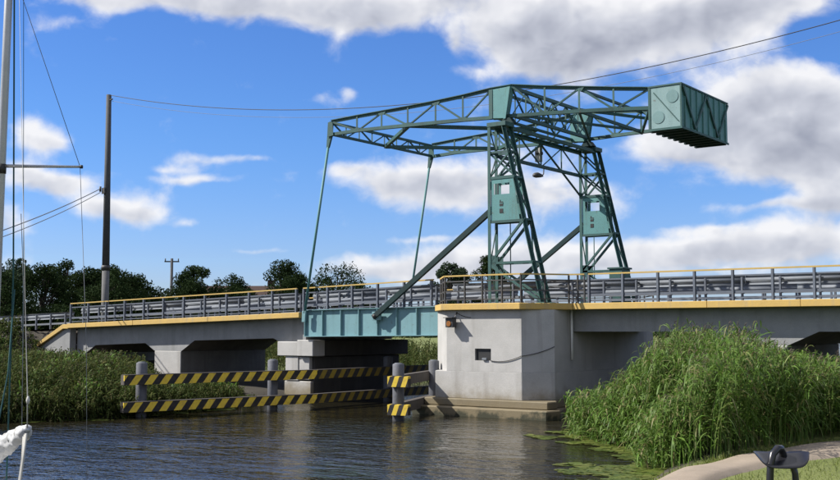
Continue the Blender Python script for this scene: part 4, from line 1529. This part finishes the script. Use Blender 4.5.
def blades(root, az, length, width, rise, droop, k=4):
    """arching blades from root points; returns left and right edges"""
    n = len(root)
    t = np.linspace(0, 1, k)[None, :]
    d = np.stack([np.cos(az), np.sin(az)], 1)
    out = length[:, None] * (t * np.cos(rise)[:, None])
    zz = length[:, None] * (t * np.sin(rise)[:, None]) - (droop * length)[:, None] * t ** 2
    P = np.empty((n, k, 3))
    P[:, :, 0] = root[:, 0:1] + d[:, 0:1] * out
    P[:, :, 1] = root[:, 1:2] + d[:, 1:2] * out
    P[:, :, 2] = root[:, 2:3] + zz
    w = width[:, None] * np.clip(np.sin(np.pi * (.18 + .80 * t)), .06, 1) * .5
    tw = rng.uniform(-.6, .6, (n, 1))
    side = np.stack([-d[:, 1], d[:, 0]], 1)
    off = np.empty((n, k, 3))
    off[:, :, 0] = side[:, 0:1] * w * np.cos(tw)
    off[:, :, 1] = side[:, 1:2] * w * np.cos(tw)
    off[:, :, 2] = w * np.sin(tw)
    return P - off, P + off


def reed_bed(name, xy, h, mat, label, nleaf=11, lean=(.10, .06), leaf=(.40, .75), lw=(.028, .05), plume=.25, plume_mat='reed_plume'):
    n = len(xy)
    gz_ = np.maximum(ground_z(xy[:, 0], xy[:, 1]), -.35)
    base = np.stack([xy[:, 0], xy[:, 1], gz_], 1)
    lv = np.stack([lean[0] + rng.normal(0, .09, n), lean[1] + rng.normal(0, .09, n)], 1)
    k = 5
    t = np.linspace(0, 1, k)[None, :]
    P = np.empty((n, k, 3))
    for a in (0, 1):
        P[:, :, a] = base[:, a:a + 1] + (lv[:, a] * h)[:, None] * t ** 1.8
    P[:, :, 2] = base[:, 2:3] + h[:, None] * t * (1 - .06 * t)
    w = (.013 * (1 - .6 * t))
    ang = rng.uniform(0, np.pi, n)
    off = np.zeros((n, k, 3))
    off[:, :, 0] = np.cos(ang)[:, None] * w
    off[:, :, 1] = np.sin(ang)[:, None] * w
    SL, SR = P - off, P + off
    # leaves
    tl = np.clip((np.arange(nleaf)[None, :] + rng.uniform(0, 1, (n, nleaf))) / nleaf, 0, 1) ** .8
    tl = .10 + .90 * tl
    idx = tl * (k - 1)
    i0 = np.clip(idx.astype(int), 0, k - 2)
    fr = (idx - i0)[..., None]
    ar = np.arange(n)[:, None]
    root = (P[ar, i0] * (1 - fr) + P[ar, i0 + 1] * fr).reshape(-1, 3)
    m = len(root)
    az = rng.uniform(0, 2 * np.pi, m)
    # wind combs the blades towards +x
    az = np.arctan2(np.sin(az) + .35, np.cos(az) + .55)
    ln = rng.uniform(leaf[0], leaf[1], m) * (1.1 - .35 * tl.ravel())
    BL, BR = blades(root, az, ln, rng.uniform(lw[0], lw[1], m), rng.uniform(.55, 1.35, m), rng.uniform(.35, 1.4, m), 5)
    PL = np.concatenate([SL, BL])
    PR = np.concatenate([SR, BR])
    me = strips_mesh(name, PL, PR, mat)
    o = place(name, me, Matrix.Identity(4))
    tag(o, label, 'reeds', kind='stuff')
    if plume > 0:
        sel = rng.uniform(0, 1, n) < plume
        tp = P[sel, -1]
        q = 9
        root = np.repeat(tp, q, 0)
        root[:, 2] += np.tile(np.linspace(-.12, .10, q), len(tp))
        m = len(root)
        az = rng.uniform(-1.0, 1.6, m)
        BL, BR = blades(root, az, rng.uniform(.10, .24, m), np.full(m, .02), rng.uniform(.5, 1.3, m), rng.uniform(.2, .8, m), 3)
        pm = strips_mesh('reed_plumes', BL, BR, plume_mat)
        po = bpy.data.objects.new('reed_plumes', pm)
        COL.objects.link(po)
        po.parent = o
        po['kind'] = 'stuff'
    return o


def scatter(n, x0, x1, y0, y1, keep):
    out = np.empty((0, 2))
    while len(out) < n:
        p = np.stack([rng.uniform(x0, x1, n * 3), rng.uniform(y0, y1, n * 3)], 1)
        out = np.concatenate([out, p[keep(p[:, 0], p[:, 1])]])
    return out[:n]


def clump(x, y, s, seed):
    return .5 + .5 * np.sin(x * s + seed) * np.cos(y * s * 1.13 + seed * 2.1) * np.sin((x + y) * s * .61 + seed * .7)


# right bank reeds
pathx = lambda y: np.interp(y, [p[1] for p in pl], [p[0] for p in pl])


def keep_right(x, y):
    sr = x - np.interp(y, RY, RX)
    dens = rng.uniform(0, 1, len(x)) < (.55 + .45 * clump(x, y, 1.3, 1.0))
    return (sr > -.55) & (x < pathx(y) - .15) & dens & ~((x > 4.3) & (x < 7.0) & (y > .4))


xy = scatter(3300, .6, 19, -13.2, -.4, keep_right)
sr = xy[:, 0] - np.interp(xy[:, 1], RY, RX)
wv = xy[:, 0] + .33 * (xy[:, 1] + 4)
hh = np.interp(wv, [-.5, 1.5, 2.6, 3.3, 3.9, 4.4, 6.4, 7.6, 9.0, 14], [.9, 1.25, 1.6, 1.9, 2.6, 2.85, 2.8, 2.25, 1.95, 1.9])
hh *= .62 + .38 * sstep(-.6, 1.3, sr)
hh *= rng.uniform(.78, 1.12, len(xy)) * (.88 + .18 * clump(xy[:, 0], xy[:, 1], 1.4, 3.0))
reed_bed('reed_bed', xy, hh, 'reed_leaf', 'tall fresh green reeds filling the right bank in front of the bridge', 16, (.11, .05), (.40, .90), (.024, .048), plume=.35)
# low fringe leaning out over the water
xy = scatter(700, .5, 10, -13, -4, lambda x, y: (np.abs(x - np.interp(y, RY, RX)) < .8) & (x < pathx(y) - .2))
reed_bed('reed_fringe', xy, rng.uniform(.6, 1.5, len(xy)), 'reed_leaf', 'lower green reeds along the waterline at the right bank', 10, (-.10, -.10), plume=0)


# left bank reeds
def keep_left(x, y):
    sl = np.interp(y, LY, LX) - x
    dens = rng.uniform(0, 1, len(x)) < (.5 + .5 * clump(x, y, .9, 2.0))
    return (sl > -.3) & dens


xy = scatter(5600, -44, -14, -19, -1.2, keep_left)
sl = np.interp(xy[:, 1], LY, LX) - xy[:, 0]
hh = (1.05 + .72 * sstep(0, 3, sl)) * rng.uniform(.75, 1.1, len(xy)) * (.85 + .25 * clump(xy[:, 0], xy[:, 1], .6, 5))
hh *= 1 - .30 * sstep(-20, -15.5, xy[:, 0]) * sstep(-8, -4, xy[:, 1])
gl = ground_z(xy[:, 0], xy[:, 1])
lim = np.interp(xy[:, 0], [-44, -34, -26, -20, -15], [2.0, 2.1, 2.2, 2.05, 1.9]) + rng.normal(0, .15, len(xy)) - .45 * (clump(xy[:, 0], xy[:, 1], .8, 6.2) - .35)
hh = np.minimum(hh, lim - gl)
side_ = -.792 * (xy[:, 1] + 37) - .658 * (xy[:, 0] - 18.9)
hh *= 1 - .68 * sstep(.6, -.9, side_)
ok = hh > .2
xy, hh = xy[ok], hh[ok]
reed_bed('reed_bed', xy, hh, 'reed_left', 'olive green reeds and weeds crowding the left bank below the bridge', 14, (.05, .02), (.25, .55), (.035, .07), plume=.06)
# brighter mixed plants among them
xy = scatter(1100, -40, -14.5, -18, -1.5, lambda x, y: (np.interp(y, LY, LX) - x > .2) & (clump(x, y, 1.6, 8.1) > .60))
lm = np.interp(xy[:, 0], [-40, -26, -20, -15], [2.1, 2.3, 2.0, 1.3]) - ground_z(xy[:, 0], xy[:, 1])
sd = -.792 * (xy[:, 1] + 37) - .658 * (xy[:, 0] - 18.9)
h2 = np.clip(rng.uniform(.6, 1.9, len(xy)), .25, np.maximum(lm, .25)) * (1 - .6 * sstep(.6, -.9, sd))
reed_bed('bank_plants', xy, h2, 'reed_leaf', 'brighter green plants scattered through the left bank growth', 12, (.04, .02), (.25, .55), (.05, .10), plume=.1)
xy = scatter(1500, -30, -12.5, -24, -3.5, lambda x, y: np.abs(np.interp(y, LY, LX) - x - .15) < .75)
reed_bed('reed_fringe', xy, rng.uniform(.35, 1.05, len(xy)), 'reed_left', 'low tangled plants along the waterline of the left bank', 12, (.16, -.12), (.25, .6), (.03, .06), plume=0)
# shaggy growth on the side of the road embankment
xy = scatter(2400, -62, -32.6, -8, -.2, lambda x, y: (ground_z(x, y) > 1.0) & (x < -32.6))
reed_bed('bank_weeds', xy, rng.uniform(.45, 1.0, len(xy)), 'reed_left', 'dark weeds covering the embankment slope at the far left', 12, (.04, .02), (.25, .5), (.06, .11), plume=0)
# sunlit reeds beyond the bridge, seen through the openings
xy = scatter(2600, -52, -17, 9.5, 30, lambda x, y: (np.interp(y, LY, LX) - x > -.2) & (rng.uniform(0, 1, len(x)) < .6) & (x > -50))
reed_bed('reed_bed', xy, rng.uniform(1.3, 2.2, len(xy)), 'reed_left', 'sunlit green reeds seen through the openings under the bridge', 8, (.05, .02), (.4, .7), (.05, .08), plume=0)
# grass on the right bank in the foreground
xy = scatter(26000, 9.5, 20, -25, -6.5, lambda x, y: (x > np.interp(y, [p[1] for p in pr], [p[0] for p in pr]) + .03))
g_ = np.stack([xy[:, 0], xy[:, 1], ground_z(xy[:, 0], xy[:, 1]) - .01], 1)
n = len(g_)
BL, BR = blades(g_, rng.uniform(0, 6.28, n), rng.uniform(.05, .15, n), rng.uniform(.008, .016, n), rng.uniform(.7, 1.5, n), rng.uniform(.1, .6, n), 3)
tag(place('grass', strips_mesh('grass', BL, BR, 'grass_blade'), Matrix.Identity(4)), 'short sunlit grass beside the footpath', 'grass', kind='stuff')
# weeds hanging over the path edge
xy = scatter(2600, 8.4, 14, -24, -6, lambda x, y: (np.abs(x - pathx(y)) < .22))
g_ = np.stack([xy[:, 0], xy[:, 1], np.maximum(ground_z(xy[:, 0], xy[:, 1]), .1) - .02], 1)
n = len(g_)
BL, BR = blades(g_, rng.uniform(0, 6.28, n), rng.uniform(.12, .34, n), rng.uniform(.01, .022, n), rng.uniform(.6, 1.5, n), rng.uniform(.2, .9, n), 4)
tag(place('path_weeds', strips_mesh('path_weeds', BL, BR, 'grass_blade'), Matrix.Identity(4)), 'rough grass along the water edge of the footpath', 'grass', kind='stuff')

# floating leaves on the water at the right bank
xy = scatter(2300, 1.2, 10.2, -17, -5, lambda x, y: ((np.interp(y, RY, RX) - x) > -.1) & ((np.interp(y, RY, RX) - x) < 1.9 + .9 * np.sin(y * 1.7 + x)) & (clump(x, y, 2.3, 4) > .36 + .14 * np.sin(x * 1.3 + y)))
n = len(xy)
rad = rng.uniform(.06, .19, n)
th = np.linspace(0, 2 * np.pi, 9)[:-1] + .2
V = np.empty((n, 8, 3))
rot = rng.uniform(0, 6.28, n)
V[:, :, 0] = xy[:, 0:1] + rad[:, None] * np.cos(th[None] + rot[:, None])
V[:, :, 1] = xy[:, 1:2] + rad[:, None] * np.sin(th[None] + rot[:, None])
V[:, :, 2] = .006 + rng.uniform(0, .012, (n, 1)) + .018 * rng.uniform(-.3, 1, (n, 8)) * (rng.uniform(0, 1, (n, 1)) < .5)
tag(place('water_lilies', quads_mesh('water_lilies', V, 'lily_leaf', 8), Matrix.Identity(4)), 'floating green lily leaves in front of the right bank reeds', 'water lilies', kind='stuff')
# the same weed along the left bank edge
xy = scatter(900, -20, -12, -17, -4, lambda x, y: ((x - np.interp(y, LY, LX)) > -.1) & ((x - np.interp(y, LY, LX)) < .9 + .5 * np.sin(y * 2.1)) & (clump(x, y, 1.4, 2) > .35))
n = len(xy)
rad = rng.uniform(.05, .14, n)
rot = rng.uniform(0, 6.28, n)
V = np.empty((n, 8, 3))
V[:, :, 0] = xy[:, 0:1] + rad[:, None] * np.cos(th[None] + rot[:, None])
V[:, :, 1] = xy[:, 1:2] + rad[:, None] * np.sin(th[None] + rot[:, None])
V[:, :, 2] = .006 + rng.uniform(0, .012, (n, 1))
tag(place('water_lilies', quads_mesh('water_lilies', V, 'lily_leaf', 8), Matrix.Identity(4)), 'thin line of floating leaves along the left bank reeds', 'water lilies', kind='stuff')


def tree(x, y, H, Wd, label, mat='tree_leaf', nleaf=2600, leafs=.26, trunk_frac=.28, lobes=16, seed=0, group='trees beyond the bridge', flat=1.0):
    r_ = np.random.default_rng(seed)
    z0 = float(ground_z(x, y))
    t = thing('tree', (x, y, z0), label, 'tree', group)
    # trunk and limbs in one tapered mesh
    vs, fs = [], []

    def limb(pts, rads):
        m = tubem('tmp', pts, rads, None, 6)
        o = len(vs)
        vs.extend([v.co.copy() for v in m.vertices])
        fs.extend([[i + o for i in p.vertices] for p in m.polygons])
        bpy.data.meshes.remove(m)
    bend = r_.normal(0, .03 * H, (4, 2))
    tp = [(bend[i][0] * i / 3, bend[i][1] * i / 3, H * .82 * i / 3) for i in range(4)]
    tp[0] = (0, 0, -.3)
    r0 = .022 * H + .05
    limb(tp, [r0, r0 * .8, r0 * .5, r0 * .12])
    cs = []
    for i in range(lobes):
        f = r_.uniform(trunk_frac, 1.0)
        prof = math.sin(math.pi * min(1, (f - trunk_frac) / (1 - trunk_frac) * .86 + .12)) ** .7
        a = r_.uniform(0, 2 * math.pi)
        rr = Wd * prof * r_.uniform(.35, .95)
        c = np.array((rr * math.cos(a), rr * math.sin(a), H * f * .93))
        cs.append((c, Wd * r_.uniform(.22, .42) * (.6 + .5 * prof)))
        hz = max(.12, f - r_.uniform(.12, .28)) * H * .82
        limb([(0, 0, hz), tuple(c * np.array((.5, .5, 0)) + np.array((0, 0, (hz + c[2]) / 2))), tuple(c)], [r0 * .36, r0 * .22, r0 * .06])
    place('trunk', mk('trunk', vs, fs, 'bark', True), Matrix.Translation((x, y, z0)), t)
    out = []
    wts = np.array([c[1] ** 2 for c in cs])
    wts /= wts.sum()
    cnt = r_.multinomial(nleaf, wts)
    for (c, rad), m in zip(cs, cnt):
        d = r_.normal(0, 1, (m, 3))
        d /= np.linalg.norm(d, axis=1)[:, None]
        rr = rad * r_.uniform(.25, 1.15, (m, 1)) ** .6
        p = c + d * rr * np.array((1, 1, .8 * flat))
        out.append(p)
    p = np.concatenate(out)
    m = len(p)
    s = leafs * r_.uniform(.5, 1.35, (m, 1))
    a = r_.normal(0, 1, (m, 3))
    a /= np.linalg.norm(a, axis=1)[:, None]
    b = np.cross(a, r_.normal(0, 1, (m, 3)))
    b /= np.linalg.norm(b, axis=1)[:, None]
    V = np.stack([p - a * s, p + b * s * .45, p + a * s, p - b * s * .45], 1)
    place('crown', quads_mesh('crown', V, mat), Matrix.Translation((x, y, z0)), t)
    return t


TREES = [
    # x, y, top z, half width, label, mat, lobes, trunk_frac
    (-71.5, 20.3, 10.0, 2.0, 'greyish willow at the far left edge of the photo, behind the mast', 'tree_leaf_grey', 14, .2),
    (-73.5, 24.2, 10.4, 2.0, 'tall grey green tree just right of the mast, on the far left', 'tree_leaf_grey', 14, .2),
    (-66.0, 22.0, 9.6, 2.3, 'rounded dark tree left of the rigging line, above the left bank', 'tree_leaf', 18, .1),
    (-73.0, 29.2, 10.6, 2.4, 'tallest dark tree between the rigging and the tall pole', 'tree_leaf', 20, .1),
    (-66.0, 26.9, 9.7, 2.1, 'dark tree directly left of the tall pole', 'tree_leaf', 18, .1),
    (-72.7, 34.4, 10.0, 2.3, 'dark tree directly behind the tall pole', 'tree_leaf', 18, .1),
    (-80.8, 44.8, 8.9, 3.0, 'low broad tree right of the tall pole', 'tree_leaf', 20, .1),
    (-70.3, 43.6, 10.6, 1.9, 'gappy tree with an uneven crown right of the small distant pole', 'tree_leaf', 13, .35),
    (-71.7, 50.1, 10.0, 2.1, 'rounded tree left of the house with the brown roof', 'tree_leaf', 15, .25),
    (-65.6, 52.0, 11.3, 2.3, 'dark tree right of the house with the brown roof', 'tree_leaf', 16, .2),
    (-57.0, 50.9, 10.8, 2.9, 'broad dark tree behind the near hanger rod', 'tree_leaf', 24, .2),
    (-60.0, 48.2, 9.4, 1.8, 'small dark tree left of the near hanger rod foot', 'tree_leaf', 14, .2),
    (-49.6, 61.4, 11.4, 1.9, 'ragged yellowish tree seen over the railing left of the near tower', 'tree_leaf_grey', 10, .4),
    (-48.2, 67.3, 12.0, 2.2, 'dark tree directly behind the near tower legs', 'tree_leaf', 14, .2),
    (-62.5, 15.5, 8.3, 2.6, 'leafy tree low at the left edge below the spreader', 'tree_leaf', 20, .05),
    (-60.5, 25.0, 8.6, 2.6, 'leafy tree whose crown fills the gap left of the tall pole', 'tree_leaf', 20, .05),
    (-78.0, 38.0, 9.2, 2.4, 'dark tree just right of the tall pole top of the treeline', 'tree_leaf', 18, .08),
    (-64.0, 30.5, 8.9, 2.4, 'dark tree just left behind the tall pole stub', 'tree_leaf', 18, .05),
    (-66.0, 46.5, 8.0, 2.3, 'lower bushy tree left of the brown roof, behind the railing', 'tree_leaf', 18, .05),
    (-61.5, 51.0, 8.6, 2.2, 'bushy tree between the brown roof and the near hanger rod', 'tree_leaf', 18, .05),
    (-53.0, 50.0, 8.4, 2.3, 'bushy tree just right of the near hanger rod', 'tree_leaf', 18, .05),
    (-70.0, 39.5, 6.6, 2.8, 'low bush behind the railing below the small distant pole', 'tree_leaf', 18, .05),
    (-64.0, 41.0, 6.3, 2.8, 'low spreading bush behind the railing left of the house', 'tree_leaf', 18, .05),
    (-78.0, 15.0, 9.2, 3.2, 'wide dark tree filling the left edge behind the embankment', 'tree_leaf', 22, .05),
    (-60.0, 18.8, 5.2, 2.6, 'low dark bush below the left trees by the road', 'tree_leaf', 18, .05),
    (-66.0, 33.0, 5.8, 3.0, 'low dark bush right of the tall pole behind the barrier', 'tree_leaf', 20, .05),
    (-58.0, 28.0, 4.6, 2.4, 'small bush behind the barrier near the tall pole', 'tree_leaf', 16, .05),
]
for i, (x, y, zt_, wd, lab, mat, lob, tf) in enumerate(TREES):
    z0 = float(ground_z(x, y))
    tree(x, y, (zt_ - z0) * 1.0, wd * (1.45 if 7 <= i <= 11 else 1.2), lab, mat, 12500, .135, tf, int(lob * 2.4), 40 + i)

# distant wooded rim on the horizon
n = 16000
ang = rng.uniform(R(-80), R(30), n)
dist = rng.uniform(330, 420, n)
hx = 18.9 + np.sin(ang) * dist
hy = -37 + np.cos(ang) * dist
hz = rng.uniform(0, 1, n) ** .8 * (4.0 + 2.2 * np.sin(ang * 31) + 1.5 * np.sin(ang * 77 + 1))
p = np.stack([hx, hy, hz + .4], 1)
s = rng.uniform(.5, 1.3, (n, 1))
a = rng.normal(0, 1, (n, 3))
a /= np.linalg.norm(a, axis=1)[:, None]
b = np.cross(a, rng.normal(0, 1, (n, 3)))
b /= np.linalg.norm(b, axis=1)[:, None]
V = np.stack([p - a * s, p + b * s * .7, p + a * s, p - b * s * .7], 1)
tag(place('far_woods', quads_mesh('far_woods', V, 'tree_leaf'), Matrix.Identity(4)), 'low wooded rim along the horizon', 'woods', kind='stuff')

# ------------------------------------------------------------------ sailing boat at the lower left
sb = thing('sailing_boat', (4.2, -27.7, 0), 'sailing boat mast, rigging and white boom end at the left edge', 'boat')
hv, hf = [], []
stn = [(-3.2, .0, .70), (-2.4, .45, .64), (-1.0, .8, .56), (.6, .9, .52), (2.0, .8, .52), (3.0, .65, .54)]
hd = Vector((.88, -.47, 0))     # boat axis, stern towards +
hs_ = Vector((.47, .88, 0))
hc = Vector((4.3, -27.75, 0))
for u, w, z in stn:
    for s_, zz in ((-1, z), (-.85, .1), (-.4, -.3), (.4, -.3), (.85, .1), (1, z)):
        q = hc + hd * u + hs_ * (w * s_)
        hv.append((q.x - 4.2, q.y + 27.7, zz))
for i in range(len(stn) - 1):
    for k in range(5):
        hf.append((i * 6 + k, i * 6 + k + 1, i * 6 + 7 + k, i * 6 + 6 + k))
    hf.append((i * 6 + 5, i * 6, i * 6 + 6, i * 6 + 11))
hf += [tuple(range(6)), tuple(range(30, 36))]
place('hull', fixn(mk('hull', hv, hf, 'white_paint')), Matrix.Translation((4.2, -27.7, 0)), sb)
M0, M1 = Vector((4.20, -27.655, .5)), Vector((5.03, -28.07, 10.9))


def mastp(z):
    return M0.lerp(M1, (z - M0.z) / (M1.z - M0.z))


tube('mast', [tuple(mastp(z)) for z in (.5, 4, 7, 10.9)], [.062, .06, .058, .05], 'mast_alloy', sb, 14)
tube('mast_band', [tuple(mastp(5.48)), tuple(mastp(5.62))], .068, 'black_paint', sb, 14)
spT = Vector((5.51, -27.17, 5.58))
tube('spreader', [tuple(mastp(5.59)), tuple(spT)], [.026, .018], 'mast_alloy', sb, 8)
tube('spreader_tip', [tuple(spT), tuple(spT + Vector((.03, .022, 0)))], .026, 'black_paint', sb, 8)
top = mastp(10.6)
tube('shroud', [tuple(top), (4.97, -27.83, 8.0), tuple(spT)], .006, 'cable_grey', sb, 4)
tube('shroud', [tuple(spT), (5.56, -27.02, 3.0), (5.50, -26.9, .8)], .005, 'cable_grey', sb, 4)
tube('halyard', [(5.0, -27.99, 10.0), (4.86, -27.9, 8.0), (4.65, -27.64, 4.01), (4.60, -27.62, .8)], .013, 'rope_green', sb, 6)
tube('halyard', [(5.1, -27.9, 10), (4.97, -27.82, 8.0), (4.85, -27.62, 4.4), (4.8, -27.5, .8)], .005, 'rope_green', sb, 4)
tube('halyard', [(4.78, -27.63, 4.9), (4.86, -27.60, 3.75), (4.9, -27.58, .9)], .006, 'cable_grey', sb, 4)
tube('sheet_rope', [(4.66, -27.62, 3.8), (4.76, -27.75, 2.6), (4.83, -27.92, 1.93), (4.8, -28.0, 1.5)], .012, 'rope_green', sb, 6)
# boom with the furled sail
bE = Vector((7.19, -29.06, 2.02))
bS = mastp(1.42)
tube('boom', [tuple(bS), tuple(bE)], .045, 'mast_alloy', sb, 10)
bp_, br_ = [], []
NB = 70
for i in range(NB):
    t = i / (NB - 1)
    p_ = bS.lerp(bE, .04 + .955 * t)
    bp_.append((p_.x, p_.y, p_.z + .012 * math.sin(i * .55)))
    br_.append((.165 - .090 * t) * (1 - .10 * abs(math.sin(i * math.pi / 11))) if i < NB - 1 else .045)
sc_ = tube('sail_cover', bp_, br_, 'sail_white', sb, 28)
for iv, v in enumerate(sc_.data.vertices):
    i_, k_ = divmod(iv, 28)
    a_ = 2 * math.pi * k_ / 28
    fold = .10 * math.sin(a_ * 3 + i_ * .21) + .07 * math.sin(a_ * 7 - i_ * .37) + .05 * math.sin(a_ * 11 + i_ * .9)
    cx_ = Vector(bp_[i_]) - Vector(bp_[0])
    d_ = v.co - cx_
    if i_ < NB - 1:
        v.co = cx_ + d_ * (1 + fold) + Vector((0, 0, .25 * min(0, d_.z)))
for i in range(15, NB, 11):
    p0, p1 = Vector(bp_[i]), Vector(bp_[i]) + (bE - bS).normalized() * .02
    tube('sail_tie', [tuple(p0), tuple(p1)], br_[i] + .008, 'rope_white', sb, 12)
tube('topping_lift', [tuple(bE + Vector((0, 0, .03))), tuple(bE + Vector((-.005, -.005, .42))), tuple(bE + Vector((-.06, -.03, 1.4))), tuple(top)], [.009, .007, .004, .003], 'rope_white', sb, 6)
tube('knot', [tuple(bE + Vector((0, 0, .30))), tuple(bE + Vector((0, 0, .35))), tuple(bE + Vector((0, 0, .40)))], [.012, .024, .010], 'rope_white', sb, 8)
for dx, sg_ in ((0, 1), (.035, -1), (.018, .4), (-.02, 1.6)):
    pts_ = [tuple(bE + Vector((-.03 + dx, -.01, -.04))), tuple(bE + Vector((-.05 + dx + .012 * sg_, -.02, -.35))), tuple(bE + Vector((-.09 + dx * .6, -.04, -.75))), tuple(bE + Vector((-.13 + dx, -.06, -1.3)))]
    tube('mainsheet', pts_, .013, 'rope_white', sb, 6)

# ------------------------------------------------------------------ black hoop with wing shaped plate near the camera
hp = thing('metal_hoop', (15.87, -27.9, float(ground_z(15.87, -27.9))), 'black tubular hoop with a glossy lens shaped plate at the lower right', 'hoop')
rx_ = Vector((.805, .593, 0))
ry_ = Vector((-.593, .805, 0))
c0 = Vector((15.87, -27.91, 0))
gz0 = float(ground_z(15.87, -27.9))


def hpt(u, z, d=0.0):
    q = c0 + rx_ * u + ry_ * d
    return (q.x, q.y, z)


tube('hoop_tube', [hpt(-.125, gz0 - .1, -.04), hpt(-.115, 1.95, -.05), hpt(-.108, 2.10, -.055), hpt(-.085, 2.20, -.05), hpt(-.035, 2.245, -.02), hpt(.005, 2.24, .02), hpt(.03, 2.20, .05), hpt(.04, 2.15, .06)], .030, 'gloss_black', hp, 12)
tube('stay_tube', [hpt(.07, 2.10, .01), hpt(.095, 2.09, .0), hpt(.11, 2.04, 0), hpt(.118, 1.9, 0), hpt(.13, gz0 - .1, 0)], .027, 'gloss_black', hp, 12)
pv_, pf_ = [], []
nu, nv = 21, 9
for layer in (0, 1):
    for i in range(nu):
        u = -1 + 2 * i / (nu - 1)
        for j in range(nv):
            v = -1 + 2 * j / (nv - 1)
            hw = .115 * max(.02, 1 - abs(u) ** 5) ** .5
            z = 2.205 + .010 * u * u - .105 * (1 - abs(u) ** 5) * (1 - v) / 2 - .008 * layer
            pv_.append(hpt(.225 * u, z, v * hw))
for layer in (0, 1):
    o = layer * nu * nv
    for i in range(nu - 1):
        for j in range(nv - 1):
            pf_.append((o + i * nv + j, o + (i + 1) * nv + j, o + (i + 1) * nv + j + 1, o + i * nv + j + 1))
for i in range(nu - 1):
    for j in (0, nv - 1):
        a, b = i * nv + j, (i + 1) * nv + j
        pf_.append((a, b, b + nu * nv, a + nu * nv))
cc = Vector((15.87, -27.91, 2.2))
place('wing_plate', fixn(mk('wing_plate', [Vector(v) - cc for v in pv_], pf_, 'gloss_black', True)), Matrix.Translation(cc), hp)
